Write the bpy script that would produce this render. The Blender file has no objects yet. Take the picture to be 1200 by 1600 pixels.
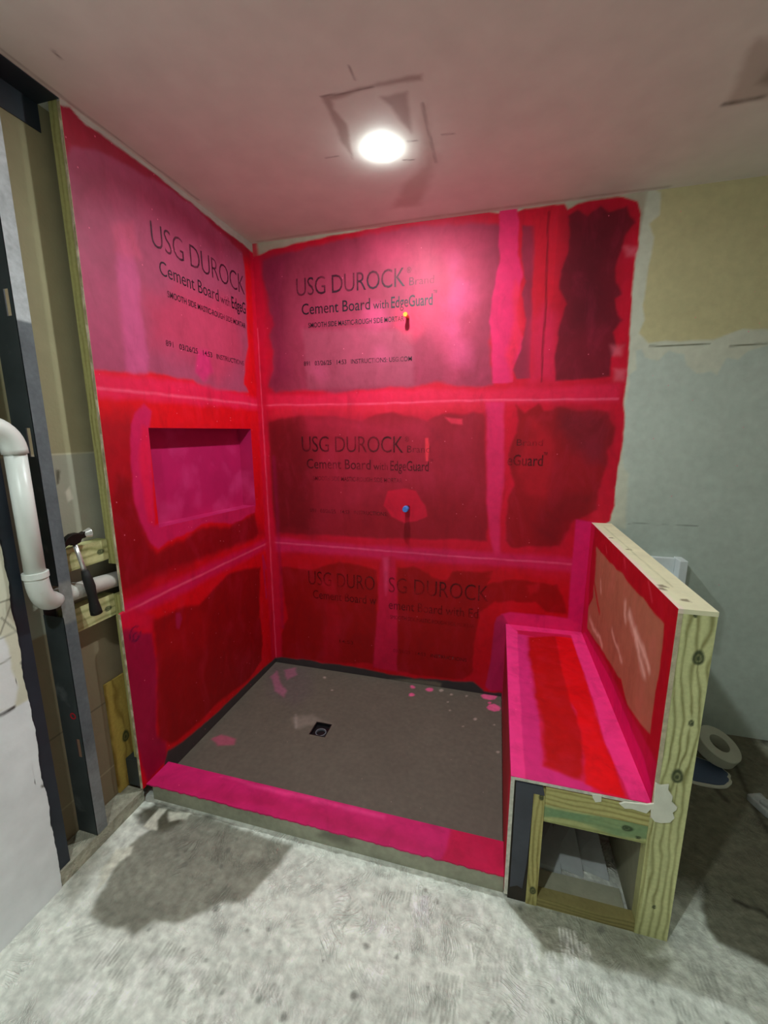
import bpy, bmesh, math, random
import numpy as np
from mathutils import Vector, Matrix
random.seed(7)
C = bpy.context.scene
COL = C.collection

# ---------------------------------------------------------------- camera, light, exposure
CAM = np.array([1.4921, -2.4893, 1.6659]); YAW, PITCH, ROLL, F = 0.26399, -0.19007, -0.00287, 654.97
cy_, sy_, cp_, sp_ = math.cos(YAW), math.sin(YAW), math.cos(PITCH), math.sin(PITCH)
FWD = np.array([-sy_*cp_, cy_*cp_, sp_]); R0 = np.array([cy_, sy_, 0.]); U0 = np.cross(R0, FWD)
RT = R0*math.cos(ROLL) + U0*math.sin(ROLL); UP = -R0*math.sin(ROLL) + U0*math.cos(ROLL)
cd = bpy.data.cameras.new('camera'); co = bpy.data.objects.new('camera', cd); COL.objects.link(co)
cd.sensor_fit = 'VERTICAL'; cd.sensor_height = 24; cd.lens = 24*F/1600; cd.clip_start = 0.02
co.matrix_world = Matrix(((RT[0], UP[0], -FWD[0], CAM[0]), (RT[1], UP[1], -FWD[1], CAM[1]), (RT[2], UP[2], -FWD[2], CAM[2]), (0, 0, 0, 1)))
C.camera = co
w = bpy.data.worlds.new('world'); C.world = w; w.use_nodes = True
w.node_tree.nodes['Background'].inputs[0].default_value = (.75, .85, 1, 1)
w.node_tree.nodes['Background'].inputs[1].default_value = 0.0
LAMP = (0.986, -0.631); LAMP_POWER = 1700.0        # the lamp over the shower
LAMP2 = (0.95, -2.62); LAMP2_POWER = 1550.0         # the same kind of lamp over the rest of the room
C.view_settings.view_transform = 'Standard'; C.view_settings.look = 'None'
C.view_settings.exposure = 0.14; C.view_settings.gamma = 1; C.view_settings.use_curve_mapping = False

H = 2.78; Z1 = 1.832; Z2 = 0.918; XB = 1.5855; XK = 2.0095; XK2 = 2.109; ZB = 0.5125; ZK = 1.167
YF = -1.187; YW = -1.171; ZC = 0.079; YC = -1.04; ZP = 0.02

# ---------------------------------------------------------------- helpers
def at(px, py, ax, val):
    """where the line of sight through a photo point meets the plane ax = val"""
    d = FWD + RT*(px-600)/F - UP*(py-800)/F
    i = 'xyz'.index(ax); return CAM + d*(val-CAM[i])/d[i]
def crop(x0, y0, s, pts): return [(x0+x/s, y0+y/s) for x, y in pts]
def yz(pts, x=0.0): return [(p[1], p[2]) for p in (at(a, b, 'x', x) for a, b in pts)]
def xz(pts, y=0.0): return [(p[0], p[2]) for p in (at(a, b, 'y', y) for a, b in pts)]
def xy(pts, z=0.0): return [(p[0], p[1]) for p in (at(a, b, 'z', z) for a, b in pts)]
def lin(c):
    c = np.array(c, float)/255.
    return np.where(c <= .04045, c/12.92, ((c+.055)/1.055)**2.4)

def vn(u, v, scale, seed=0):
    r = np.random.RandomState(seed).rand(64, 64)
    u = np.asarray(u)*scale+11.3*seed; v = np.asarray(v)*scale+5.7*seed
    i = np.floor(u).astype(int); j = np.floor(v).astype(int); fu = u-i; fv = v-j
    fu = fu*fu*(3-2*fu); fv = fv*fv*(3-2*fv)
    a = r[i % 64, j % 64]; b = r[(i+1) % 64, j % 64]; c = r[i % 64, (j+1) % 64]; d = r[(i+1) % 64, (j+1) % 64]
    return (a*(1-fu)+b*fu)*(1-fv)+(c*(1-fu)+d*fu)*fv
def fbm(u, v, scale, seed=0, o=4):
    t = 0; a = .5; s = 0
    for k in range(o): t = t+a*vn(u, v, scale*2**k, seed+k); s += a; a *= .5
    return t/s
def sdist(u, v, poly):
    P = np.array(poly); Q = np.roll(P, -1, 0); d = np.full(u.shape, 1e9); ins = np.zeros(u.shape, bool)
    for (ax, ay), (bx, by) in zip(P, Q):
        ex, ey = bx-ax, by-ay; L = ex*ex+ey*ey+1e-12
        t = np.clip(((u-ax)*ex+(v-ay)*ey)/L, 0, 1)
        d = np.minimum(d, (u-ax-t*ex)**2+(v-ay-t*ey)**2)
        if ay != by: ins ^= ((ay > v) != (by > v)) & (u < (bx-ax)*(v-ay)/(by-ay)+ax)
    d = np.sqrt(d); return np.where(ins, d, -d)
def ldist(u, v, pts):
    d = np.full(u.shape, 1e9)
    for (ax, ay), (bx, by) in zip(pts[:-1], pts[1:]):
        ex, ey = bx-ax, by-ay; L = ex*ex+ey*ey+1e-12
        t = np.clip(((u-ax)*ex+(v-ay)*ey)/L, 0, 1); d = np.minimum(d, (u-ax-t*ex)**2+(v-ay-t*ey)**2)
    return np.sqrt(d)
class Painter:
    """coats of paint, putty, stains and painted light or shade as areas of a surface"""
    def __init__(s, base, var=.10, vs=5, seed=1, streak=None): s.base = lin(base); s.l = []; s.var = var; s.vs = vs; s.seed = seed; s.streak = streak
    def area(s, poly, col, soft=.006, wob=.012, op=1., ws=14): s.l.append(('a', poly, lin(col), soft, wob, op, ws)); return s
    def line(s, pts, col, width=.004, soft=.003, op=1., wob=.004): s.l.append(('l', pts, lin(col), soft, wob, op, width)); return s
    def __call__(s, u, v):
        c = np.tile(s.base, (len(u), 1))
        for k, (t, poly, col, soft, wob, op, x) in enumerate(s.l):
            P = np.array(poly); m = .06
            idx = np.where((u > P[:, 0].min()-m) & (u < P[:, 0].max()+m) & (v > P[:, 1].min()-m) & (v < P[:, 1].max()+m))[0]
            if not len(idx): continue
            uu, vv = u[idx], v[idx]; ws = x if t == 'a' else 14
            wu = uu+(fbm(uu, vv, ws, 3+k)-.5)*2*wob; wv = vv+(fbm(uu, vv, ws, 40+k)-.5)*2*wob
            sd = sdist(wu, wv, poly) if t == 'a' else x-ldist(wu, wv, poly)
            a = np.clip(sd/soft*.5+.5, 0, 1); a = (a*a*(3-2*a)*op)
            if t == 'l': a = a*np.clip(.35+1.3*fbm(uu, vv, 20, 70+k), 0, 1)
            c[idx] = c[idx]*(1-a[:, None])+col*a[:, None]
        n = 1+s.var*2*(fbm(u, v, s.vs, s.seed)-.5)+s.var*(fbm(u, v, s.vs*7, s.seed+9)-.5)
        if s.streak is not None:
            n = n+s.var*1.2*(fbm(u*s.streak[0], v*s.streak[1], 1, s.seed+5)-.5)
        return np.clip(c*n[:, None], 0, 1)

def link(name, me, mat, parent=None):
    o = bpy.data.objects.new(name, me); COL.objects.link(o)
    if mat: me.materials.append(mat)
    if parent is not None:
        o.parent = parent; o.matrix_parent_inverse = Matrix.Translation(-Vector(parent.location)) if parent.type == 'EMPTY' else Matrix.Identity(4)
    return o
def ticks(a, b, step, cuts=()):
    k = sorted([a, b]+[c for c in cuts if a < c < b]); out = [k[0]]
    for p, q in zip(k[:-1], k[1:]):
        n = max(1, int(round((q-p)/step))); out += [p+(q-p)*(i+1)/n for i in range(n)]
    return np.array(out)
def slab(name, origin, U, V, su, sv, step, thick, paint, mat, parent=None, hole=None, warp=None, cuts=((), ())):
    """a slab whose face spans origin + u*U + v*V, painted point by point; thickness away from the face"""
    O = np.array(origin, float); U = np.array(U, float); V = np.array(V, float); N = np.cross(U, V)
    hu = list(cuts[0])+([hole[0], hole[1]] if hole else []); hv = list(cuts[1])+([hole[2], hole[3]] if hole else [])
    us, vs = [np.array(q) if len(q) > 2 else ticks(q[0], q[1], step, h) for q, h in ((su, hu), (sv, hv))]
    uu, vv = np.meshgrid(us, vs, indexing='ij'); nu, nv = uu.shape; u = uu.ravel(); v = vv.ravel()
    if warp: u, v = warp(u, v)
    col = paint(u, v); co_ = O+u[:, None]*U+v[:, None]*V
    I = lambda i, j: i*nv+j
    faces = []
    for i in range(nu-1):
        for j in range(nv-1):
            if hole and hole[0]-1e-6 < us[i] < hole[1]-1e-6 and hole[2]-1e-6 < vs[j] < hole[3]-1e-6: continue
            faces.append((I(i, j), I(i+1, j), I(i+1, j+1), I(i, j+1)))
    loop = [I(i, 0) for i in range(nu)]+[I(nu-1, j) for j in range(1, nv)]+[I(i, nv-1) for i in range(nu-2, -1, -1)]+[I(0, j) for j in range(nv-2, 0, -1)]
    base = len(co_); bk = co_[loop]-N*thick; co_ = np.vstack([co_, bk]); col = np.vstack([col, col[loop]]); n = len(loop)
    for k in range(n):
        k2 = (k+1) % n; faces.append((loop[k2], loop[k], base+k, base+k2))
    if not hole: faces.append(tuple(base+k for k in range(n-1, -1, -1)))
    me = bpy.data.meshes.new(name); me.from_pydata([tuple(p) for p in co_], [], faces)
    at_ = me.color_attributes.new('Col', 'FLOAT_COLOR', 'POINT')
    at_.data.foreach_set('color', np.hstack([col, np.ones((len(col), 1))]).ravel().astype(np.float32))
    me.update(); return link(name, me, mat, parent)

class MB:
    """collects shapes into one mesh"""
    def __init__(s): s.b = bmesh.new()
    def box(s, x0, x1, y0, y1, z0, z1, M=None):
        r = bmesh.ops.create_cube(s.b, size=1); vs = r['verts']
        for v in vs:
            v.co = Vector(((x0+x1)/2+v.co.x*(x1-x0), (y0+y1)/2+v.co.y*(y1-y0), (z0+z1)/2+v.co.z*(z1-z0)))
            if M: v.co = M @ v.co
        return s
    def tube(s, pts, rad, n=20, cap=True):
        pts = [Vector(p) for p in pts]; R = rad if isinstance(rad, (list, tuple)) else [rad]*len(pts); rings = []; up = None
        for i, p in enumerate(pts):
            t = (pts[min(i+1, len(pts)-1)]-pts[max(i-1, 0)]).normalized()
            if up is None: up = t.orthogonal().normalized()
            up = (up-t*up.dot(t)).normalized(); b = t.cross(up)
            rings.append([s.b.verts.new(p+(up*math.cos(2*math.pi*k/n)+b*math.sin(2*math.pi*k/n))*R[i]) for k in range(n)])
        for a, b in zip(rings[:-1], rings[1:]):
            for k in range(n): s.b.faces.new((a[k], a[(k+1) % n], b[(k+1) % n], b[k]))
        if cap: s.b.faces.new(rings[0][::-1]); s.b.faces.new(rings[-1])
        return s
    def lathe(s, prof, M=None, n=40, closed=True):
        rings = []
        for r, z in prof:
            rings.append([s.b.verts.new((M or Matrix()) @ Vector((r*math.cos(2*math.pi*k/n), r*math.sin(2*math.pi*k/n), z))) for k in range(n)])
        pr = list(zip(rings[:-1], rings[1:]))
        if closed: pr.append((rings[-1], rings[0]))
        for a, b in pr:
            for k in range(n): s.b.faces.new((a[k], a[(k+1) % n], b[(k+1) % n], b[k]))
        return s
    def prism(s, pts, d):
        """outline pts extruded by vector d"""
        a = [s.b.verts.new(p) for p in pts]; b = [s.b.verts.new(Vector(p)+Vector(d)) for p in pts]; n = len(pts)
        s.b.faces.new(a[::-1]); s.b.faces.new(b)
        for k in range(n): s.b.faces.new((a[k], a[(k+1) % n], b[(k+1) % n], b[k]))
        return s
    def build(s, name, mat, parent=None, bevel=0, smooth=False, seg=2):
        bmesh.ops.recalc_face_normals(s.b, faces=s.b.faces)
        if bevel:
            e = [x for x in s.b.edges if len(x.link_faces) == 2 and x.calc_face_angle(0) > .6]
            bmesh.ops.bevel(s.b, geom=e, offset=bevel, segments=seg, profile=.5, affect='EDGES')
        me = bpy.data.meshes.new(name); s.b.to_mesh(me); s.b.free()
        if smooth:
            for p in me.polygons: p.use_smooth = True
        return link(name, me, mat, parent)
def tag(o, label=None, cat=None, group=None, kind=None):
    if label: o['label'] = label
    if cat: o['category'] = cat
    if group: o['group'] = group
    if kind: o['kind'] = kind
    return o
def thing(name, loc, label, cat, group=None):
    o = bpy.data.objects.new(name, None); COL.objects.link(o); o.location = loc; o.empty_display_size = .05
    return tag(o, label, cat, group)

# ---------------------------------------------------------------- materials
def newmat(name):
    m = bpy.data.materials.new(name); m.use_nodes = True; nt = m.node_tree; return m, nt, nt.nodes['Principled BSDF']
def nd(nt, t, **k):
    n = nt.nodes.new(t)
    for a, b in k.items():
        if a.startswith('i_'):
            key = a[2:].replace('_', ' '); n.inputs[int(key) if key.isdigit() else key].default_value = b
        else: setattr(n, a, b)
    return n
def mixc(nt, fac, a, b, mode='MIX'):
    n = nt.nodes.new('ShaderNodeMix'); n.data_type = 'RGBA'; n.blend_type = mode
    for i, x in ((0, fac), (6, a), (7, b)):
        if hasattr(x, 'is_linked') or hasattr(x, 'links'): nt.links.new(x, n.inputs[i])
        else: n.inputs[i].default_value = x
    return n.outputs[2]
def ramp(nt, src, p0, p1, c0=(0, 0, 0, 1), c1=(1, 1, 1, 1)):
    r = nd(nt, 'ShaderNodeValToRGB'); r.color_ramp.elements[0].position = p0; r.color_ramp.elements[1].position = p1
    r.color_ramp.elements[0].color = c0; r.color_ramp.elements[1].color = c1; nt.links.new(src, r.inputs[0]); return r.outputs[0]
def painted(name, rough=.5, rvar=.1, var=.12, fine=60, bump=.12, bs=90, speck=None, spec=.5, coat=0, bdist=.004, trowel=False, mottle=False):
    m, nt, b = newmat(name); L = nt.links.new
    a = nd(nt, 'ShaderNodeAttribute', attribute_name='Col'); tc = nd(nt, 'ShaderNodeTexCoord')
    n1 = nd(nt, 'ShaderNodeTexNoise', i_Scale=fine, i_Detail=6.); L(tc.outputs['Object'], n1.inputs['Vector'])
    k = ramp(nt, n1.outputs['Fac'], .3, .7, (1-var,)*3+(1,), (1+var,)*3+(1,))
    col = mixc(nt, 1.0, a.outputs['Color'], k, 'MULTIPLY')
    if speck:
        sc, thr, sc_col = speck
        v = nd(nt, 'ShaderNodeTexVoronoi', i_Scale=sc, i_Randomness=1.); L(tc.outputs['Object'], v.inputs['Vector'])
        s1 = ramp(nt, v.outputs['Distance'], .05, .09, (1, 1, 1, 1), (0, 0, 0, 1))
        sepc = nd(nt, 'ShaderNodeSeparateColor'); L(v.outputs['Color'], sepc.inputs[0])
        s2 = ramp(nt, sepc.outputs[0], thr, thr+.01)
        mm = nd(nt, 'ShaderNodeMath', operation='MULTIPLY'); L(s1, mm.inputs[0]); L(s2, mm.inputs[1])
        m3 = nd(nt, 'ShaderNodeMath', operation='MULTIPLY'); L(mm.outputs[0], m3.inputs[0]); m3.inputs[1].default_value = .6
        col = mixc(nt, m3.outputs[0], col, tuple(lin(sc_col))+(1,))
    if mottle:
        sh_ = nd(nt, 'ShaderNodeSeparateColor', mode='HSV'); L(a.outputs['Color'], sh_.inputs[0]); sat = ramp(nt, sh_.outputs[1], .6, .75)
        mp = nd(nt, 'ShaderNodeVectorMath', operation='MULTIPLY'); mp.inputs[1].default_value = (1.6, 1.6, .7); L(tc.outputs['Object'], mp.inputs[0])
        n5 = nd(nt, 'ShaderNodeTexNoise', i_Scale=5.5, i_Detail=9., i_Distortion=.6); n5.inputs['Roughness'].default_value = .66; L(mp.outputs[0], n5.inputs['Vector'])
        def amt(x):
            q = nd(nt, 'ShaderNodeMath', operation='MULTIPLY'); L(x, q.inputs[0]); L(sat, q.inputs[1]); return q.outputs[0]
        col = mixc(nt, amt(ramp(nt, n5.outputs['Fac'], .5, .75, (0, 0, 0, 1), (.15, .15, .15, 1))), col, (.7, .03, .11, 1), 'SCREEN')
        col = mixc(nt, amt(ramp(nt, n5.outputs['Fac'], .30, .48, (.22, .22, .22, 1), (0, 0, 0, 1))), col, (.10, 0, .008, 1))
    L(col, b.inputs['Base Color'])
    n2 = nd(nt, 'ShaderNodeTexNoise', i_Scale=7., i_Detail=4.); L(tc.outputs['Object'], n2.inputs['Vector'])
    mr = nd(nt, 'ShaderNodeMapRange'); mr.inputs[3].default_value = rough-rvar; mr.inputs[4].default_value = rough+rvar
    L(n2.outputs['Fac'], mr.inputs[0]); L(mr.outputs[0], b.inputs['Roughness'])
    n3 = nd(nt, 'ShaderNodeTexNoise', i_Scale=bs, i_Detail=5.); L(tc.outputs['Object'], n3.inputs['Vector'])
    h = n3.outputs['Fac']
    if trowel:
        nw = nd(nt, 'ShaderNodeTexNoise', i_Scale=2.6, i_Detail=2.); L(tc.outputs['Object'], nw.inputs['Vector'])
        vm = nd(nt, 'ShaderNodeVectorMath', operation='MULTIPLY_ADD'); L(nw.outputs['Color'], vm.inputs[0])
        vm.inputs[1].default_value = (.55, .55, 0); L(tc.outputs['Object'], vm.inputs[2])
        wv = nd(nt, 'ShaderNodeTexWave', i_Scale=26., i_Distortion=7., i_Detail=4.); wv.inputs['Detail Scale'].default_value = 3
        L(vm.outputs[0], wv.inputs['Vector'])
        sx = nd(nt, 'ShaderNodeTexNoise', i_Scale=1.9, i_Detail=3.); L(tc.outputs['Object'], sx.inputs['Vector'])
        msk = ramp(nt, sx.outputs['Fac'], .42, .58)
        t1 = nd(nt, 'ShaderNodeMath', operation='MULTIPLY'); 
        br_ = nd(nt, 'ShaderNodeTexNoise', i_Scale=14., i_Detail=3.); L(tc.outputs['Object'], br_.inputs['Vector'])
        t0_ = nd(nt, 'ShaderNodeMath', operation='MULTIPLY'); L(ramp(nt, br_.outputs['Fac'], .45, .6), t0_.inputs[0]); L(msk, t0_.inputs[1])
        L(wv.outputs['Fac'], t1.inputs[0]); L(t0_.outputs[0], t1.inputs[1])
        t2 = nd(nt, 'ShaderNodeMath', operation='MULTIPLY_ADD'); L(t1.outputs[0], t2.inputs[0]); t2.inputs[1].default_value = .3; L(h, t2.inputs[2]); h = t2.outputs[0]
        col = mixc(nt, 1.0, col, ramp(nt, h, .35, .8, (.86, .86, .85, 1), (1.1, 1.1, 1.1, 1)), 'MULTIPLY'); L(col, b.inputs['Base Color'])
    bp = nd(nt, 'ShaderNodeBump', i_Strength=bump*4 if bump < .25 else 1.); bp.inputs['Distance'].default_value = bdist
    L(h, bp.inputs['Height']); L(bp.outputs[0], b.inputs['Normal'])
    b.inputs['Specular IOR Level'].default_value = spec; b.inputs['Coat Weight'].default_value = coat; b.inputs['Coat Roughness'].default_value = .3
    return m
def plain(name, col, rough=.6, metal=0, var=.15, sc=20, bump=.1, bs=60, stain=None, stsc=4, st=(.55, .7)):
    m, nt, b = newmat(name); L = nt.links.new; tc = nd(nt, 'ShaderNodeTexCoord')
    n1 = nd(nt, 'ShaderNodeTexNoise', i_Scale=float(sc), i_Detail=6.); L(tc.outputs['Object'], n1.inputs['Vector'])
    k = ramp(nt, n1.outputs['Fac'], .3, .7, tuple(lin(col)*(1-var))+(1,), tuple(np.clip(lin(col)*(1+var), 0, 1))+(1,)); c = k
    if stain:
        n2 = nd(nt, 'ShaderNodeTexNoise', i_Scale=float(stsc), i_Detail=8.); L(tc.outputs['Object'], n2.inputs['Vector'])
        c = mixc(nt, ramp(nt, n2.outputs['Fac'], *st), c, tuple(lin(stain))+(1,))
    L(c, b.inputs['Base Color']); b.inputs['Roughness'].default_value = rough; b.inputs['Metallic'].default_value = metal
    n3 = nd(nt, 'ShaderNodeTexNoise', i_Scale=float(bs), i_Detail=4.); L(tc.outputs['Object'], n3.inputs['Vector'])
    bp = nd(nt, 'ShaderNodeBump', i_Strength=.5); bp.inputs['Distance'].default_value = bump*.01; L(n3.outputs['Fac'], bp.inputs['Height']); L(bp.outputs[0], b.inputs['Normal'])
    return m
def emit(name, col, s):
    m, nt, b = newmat(name); b.inputs['Emission Color'].default_value = tuple(col)+(1,); b.inputs['Emission Strength'].default_value = s
    b.inputs['Base Color'].default_value = (.9, .9, .9, 1); return m
def ink(name, col, lo, hi, sc=9, mx=.85):
    m, nt, b = newmat(name); L = nt.links.new; tc = nd(nt, 'ShaderNodeTexCoord')
    b.inputs['Base Color'].default_value = tuple(lin(col))+(1,); b.inputs['Roughness'].default_value = .5
    n = nd(nt, 'ShaderNodeTexNoise', i_Scale=float(sc), i_Detail=5.); L(tc.outputs['Object'], n.inputs['Vector'])
    a = ramp(nt, n.outputs['Fac'], lo, hi, (.12, .12, .12, 1), (mx, mx, mx, 1)); L(a, b.inputs['Alpha']); return m

M_COAT = painted('red_waterproofing', rough=.58, rvar=.1, var=.06, fine=25, bump=.05, bs=45, speck=(26, .88, (255, 120, 150)), spec=.3, mottle=True)
M_WALL = painted('drywall', rough=.85, var=.05, fine=12, bump=.05)
M_CEIL = painted('ceiling_paint', rough=.8, var=.04, fine=8, bump=.02, bdist=.0015, spec=.2)
M_FLOOR = painted('rough_concrete', rough=.75, var=.2, fine=34, bump=.25, bs=28, bdist=.012, trowel=True, spec=.35)
M_PAN = painted('mortar_bed', rough=.65, var=.10, fine=40, bump=.1, bs=35, speck=(30, .93, (170, 150, 145)), spec=.35)
M_WOOD = painted('treated_lumber', rough=.7, var=.08, fine=80, bump=.06, bs=70, spec=.25)
M_CONC = plain('concrete_side', (122, 122, 108), .85, var=.25, sc=12, bump=.3, bs=50, stain=(80, 80, 68), stsc=6)
M_STEEL = plain('grey_primer_steel', (62, 70, 72), .5, .15, var=.2, sc=9, bump=.05, stain=(112, 118, 120), stsc=7, st=(.6, .72))
M_STEELD = plain('dark_blue_grey_steel', (40, 48, 58), .5, .1, var=.2, sc=9, bump=.05)
M_STEELL = plain('dusty_steel_flange', (118, 124, 124), .65, .1, var=.3, sc=25, bump=.2, stain=(70, 76, 80), stsc=5, st=(.45, .6))
M_PVC = plain('white_pvc', (222, 226, 220), .35, var=.06, sc=8, bump=.02, stain=(190, 188, 178), stsc=12, st=(.6, .75))
M_PVCD = plain('dusty_white_pvc', (200, 198, 190), .5, var=.1, sc=20, bump=.05, stain=(135, 100, 100), stsc=18, st=(.6, .72))
M_BACK = plain('drywall_back', (150, 142, 108), .9, var=.12, sc=4, bump=.05)
M_BACKL = plain('grey_board_back', (160, 156, 138), .9, var=.1, sc=5, bump=.05)
M_CARD = plain('brown_board', (128, 112, 88), .9, var=.12, sc=5, bump=.05)
M_BLACK = plain('black_plastic', (14, 16, 20), .4, var=.3, sc=30, bump=.02)
M_RUBBER = plain('black_rubber', (16, 15, 14), .7, var=.3, sc=40, bump=.1, stain=(70, 68, 60), stsc=60, st=(.66, .72))
M_HSTEEL = plain('worn_dark_steel', (34, 30, 26), .5, .6, var=.3, sc=40)
M_CHROME = plain('bright_steel', (225, 225, 222), .3, .7, var=.2, sc=90, bump=.2)
M_PUTTY = plain('white_putty', (226, 226, 210), .9, var=.06, sc=20, bump=.4, bs=40)
M_MEMB = plain('dark_grey_membrane', (60, 64, 74), .6, var=.2, sc=10, bump=.2, bs=30)
M_CBOARD = plain('raw_board_edge', (206, 204, 190), .95, var=.2, sc=60, bump=.6, bs=120)
M_BRASS = plain('brass', (215, 175, 70), .3, .8, var=.1)
M_BLUE = plain('blue_plastic', (70, 125, 205), .35, var=.2, sc=60)
M_BLUEG = plain('blue_grey_plastic', (84, 100, 128), .55, var=.12, sc=8)
M_WHITE = plain('white_plastic', (222, 228, 228), .4, var=.04)
M_ROLL = plain('off_white_paper', (190, 190, 172), .85, var=.08, sc=10)
M_RAG = plain('grey_plastic_sheet', (165, 170, 170), .5, var=.2, sc=8, bump=.6, bs=14)

# ---------------------------------------------------------------- red walls
RED = (208, 6, 44); PINK = (226, 34, 96); HOT = (240, 56, 138); MAUVE = (154, 46, 74); DRED = (128, 8, 24); MAR = (98, 14, 40); DEEP = (160, 0, 6); MAG = (190, 10, 80)
PUT = (206, 208, 190)
wb = Painter((192, 202, 192), var=.07, vs=2.5, seed=4, streak=(4, 9))
c6 = lambda p: xz(crop(400, 320, 3.75, p)); c7 = lambda p: xz(crop(700, 290, 3.75, p)); c8 = lambda p: xz(crop(400, 620, 3.75, p))
c9 = lambda p: xz(crop(700, 620, 4, p)); cA = lambda p: xz(crop(420, 850, 3, p)); cB = lambda p: xz(crop(740, 800, 3, p)); cC = lambda p: xz(crop(960, 80, 2.858, p))
wb.area([(2.0, 2.09), (2.2, 2.075), (2.6, 2.10), (3.6, 2.10), (3.6, 3), (2.0, 3)], (200, 192, 148), .02, .02)
wb.area(cC([(30, 560), (150, 600), (205, 630), (200, 730), (150, 770), (175, 830), (170, 900), (155, 960), (140, 1060), (125, 1130), (135, 1200), (110, 1260), (150, 1300), (450, 1285), (570, 1240), (686, 1240), (900, 1230), (900, 1300), (686, 1310), (600, 1340), (550, 1380), (500, 1370), (460, 1445), (430, 1430), (370, 1440), (320, 1400), (310, 1350), (240, 1340), (200, 1385), (140, 1370), (120, 1330), (95, 1340), (100, 1420), (70, 1440), (50, 1560), (45, 1640), (0, 1640)]), PUT, .006, .008)
wb.area(c9([(1040, 0), (1115, 0), (1085, 40), (1100, 100), (1090, 440), (1130, 480), (1120, 600), (1110, 830), (1010, 800), (950, 700)]), PUT, .01, .008)
wb.line([at(1015, 541, 'y', 0)[[0, 2]], at(1110, 538, 'y', 0)[[0, 2]]], (110, 112, 90), .003)
wb.line([at(1140, 541, 'y', 0)[[0, 2]], at(1200, 536, 'y', 0)[[0, 2]]], (110, 112, 90), .003)
wb.line([at(982, 818, 'y', 0)[[0, 2]], at(1090, 822, 'y', 0)[[0, 2]]], (115, 120, 112), .002, .002, .7)
wb.area([(-.01, 2.60), (2.1, 2.6), (2.14, 3), (-.01, 3)], (186, 178, 158), .01, .01)
paint_edge = xz([(396, 402), (420, 392), (470, 378), (520, 368), (560, 362), (600, 353), (650, 343), (690, 337), (720, 334), (760, 330), (790, 335), (806, 331), (820, 325), (850, 322), (884, 318), (888, 327), (905, 318), (940, 311), (975, 308), (996, 314), (1001, 335), (998, 370), (992, 420), (986, 480), (984, 530), (981, 570), (978, 600), (974, 632), (976, 650), (973, 690), (968, 720), (962, 760), (960, 790), (953, 814), (938, 822)])
wb.area([(-.1, paint_edge[0][1])]+paint_edge+[(2.03, 1.1), (2.03, -.1), (-.1, -.1)], RED, .005, .008)
wb.area([(-.1, .84), (2.0, .84), (2.0, -.1), (-.1, -.1)], (204, 0, 20), .03, .03, .9)
# upper row: thin coat toned mauver, partly for stronger light and sheen
wb.area(c6([(40, 330), (100, 300), (250, 262), (400, 230), (640, 180), (800, 145), (1000, 125), (1200, 118), (1400, 110), (1430, 120), (1440, 330), (1400, 600), (1370, 800), (1385, 1000), (1380, 1060), (1200, 1060), (1050, 1040), (925, 1065), (760, 1070), (600, 1090), (450, 1105), (340, 1090), (240, 1085), (110, 1100), (75, 1060), (100, 960), (110, 860), (80, 760), (110, 700), (80, 640), (60, 500), (40, 420)]), MAUVE, .014, .014)
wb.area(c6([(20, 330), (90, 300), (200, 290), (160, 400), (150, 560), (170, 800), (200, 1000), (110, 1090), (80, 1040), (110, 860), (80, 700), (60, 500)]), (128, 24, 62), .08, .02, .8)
wb.area(c6([(640, 180), (1150, 90), (1330, 120), (1330, 600), (1180, 1000), (940, 700), (900, 420), (700, 300)]), (200, 58, 96), .10, .03, .7)  # pinker glaze with the lamp's gloss reflection painted in
for q, r in (((1180, 480), 45), ((1165, 330), 40), ((1170, 590), 60), ((1150, 740), 60), ((1230, 520), 70), ((1200, 880), 70), ((730, 880), 40), ((370, 980), 40), ((700, 660), 60), ((900, 690), 90)):
    wb.area(c6([(q[0]+r*math.cos(t), q[1]+r*1.2*math.sin(t)) for t in np.linspace(0, 6, 9)]), (218, 74, 124) if r < 90 else (214, 48, 84), .05, .03, .6)
wb.area(c6([(270, 730), (915, 730), (925, 1060), (300, 1080)]), (176, 84, 108), .02, .01, .35)
wb.area(c7([(300, 130), (300, 450), (265, 640), (245, 800), (260, 1000), (265, 1160), (380, 1150), (385, 1060), (430, 980), (440, 900), (410, 820), (400, 700), (440, 540), (415, 400), (415, 130)]), (224, 36, 98), .006, .01)
wb.area(c7([(395, 560), (440, 620), (425, 720), (445, 800), (440, 900), (390, 1030), (370, 1140), (340, 1000), (385, 800), (380, 640)]), (236, 34, 66), .02, .01, .7)
wb.area(c7([(430, 230), (500, 230), (505, 400), (495, 640), (490, 800), (485, 1000), (480, 1130), (400, 1130), (385, 1080), (430, 960), (455, 780), (430, 640), (455, 560), (430, 430)]), (150, 34, 62), .006, .01)
wb.area(c7([(500, 180), (600, 130), (700, 130), (700, 300), (650, 600), (630, 1100), (490, 1130), (495, 700), (505, 380)]), (206, 16, 44), .02, .01, .8)
wb.area(c7([(560, 700), (640, 760), (625, 1150), (480, 1150), (500, 800)]), (214, 30, 76), .05, .015, .8)
wb.line(c7([(590, 150), (580, 400), (575, 640), (560, 900), (545, 1150)]), (120, 4, 24), .004, .004, .9)
wb.area(c7([(705, 180), (760, 150), (820, 180), (900, 115), (940, 150), (1050, 120), (1060, 180), (1095, 220), (1040, 280), (1010, 380), (975, 480), (985, 560), (1025, 630), (985, 660), (1000, 750), (1025, 790), (975, 860), (990, 940), (960, 1000), (950, 1120), (800, 1140), (630, 1140), (630, 950), (650, 850), (690, 700), (655, 600), (660, 500), (700, 400), (710, 300)]), (122, 14, 36), .008, .010)
wb.area(c7([(720, 200), (900, 140), (1060, 200), (1000, 330), (960, 620), (940, 800), (700, 850), (700, 500)]), (88, 8, 26), .12, .02, .85)
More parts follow.
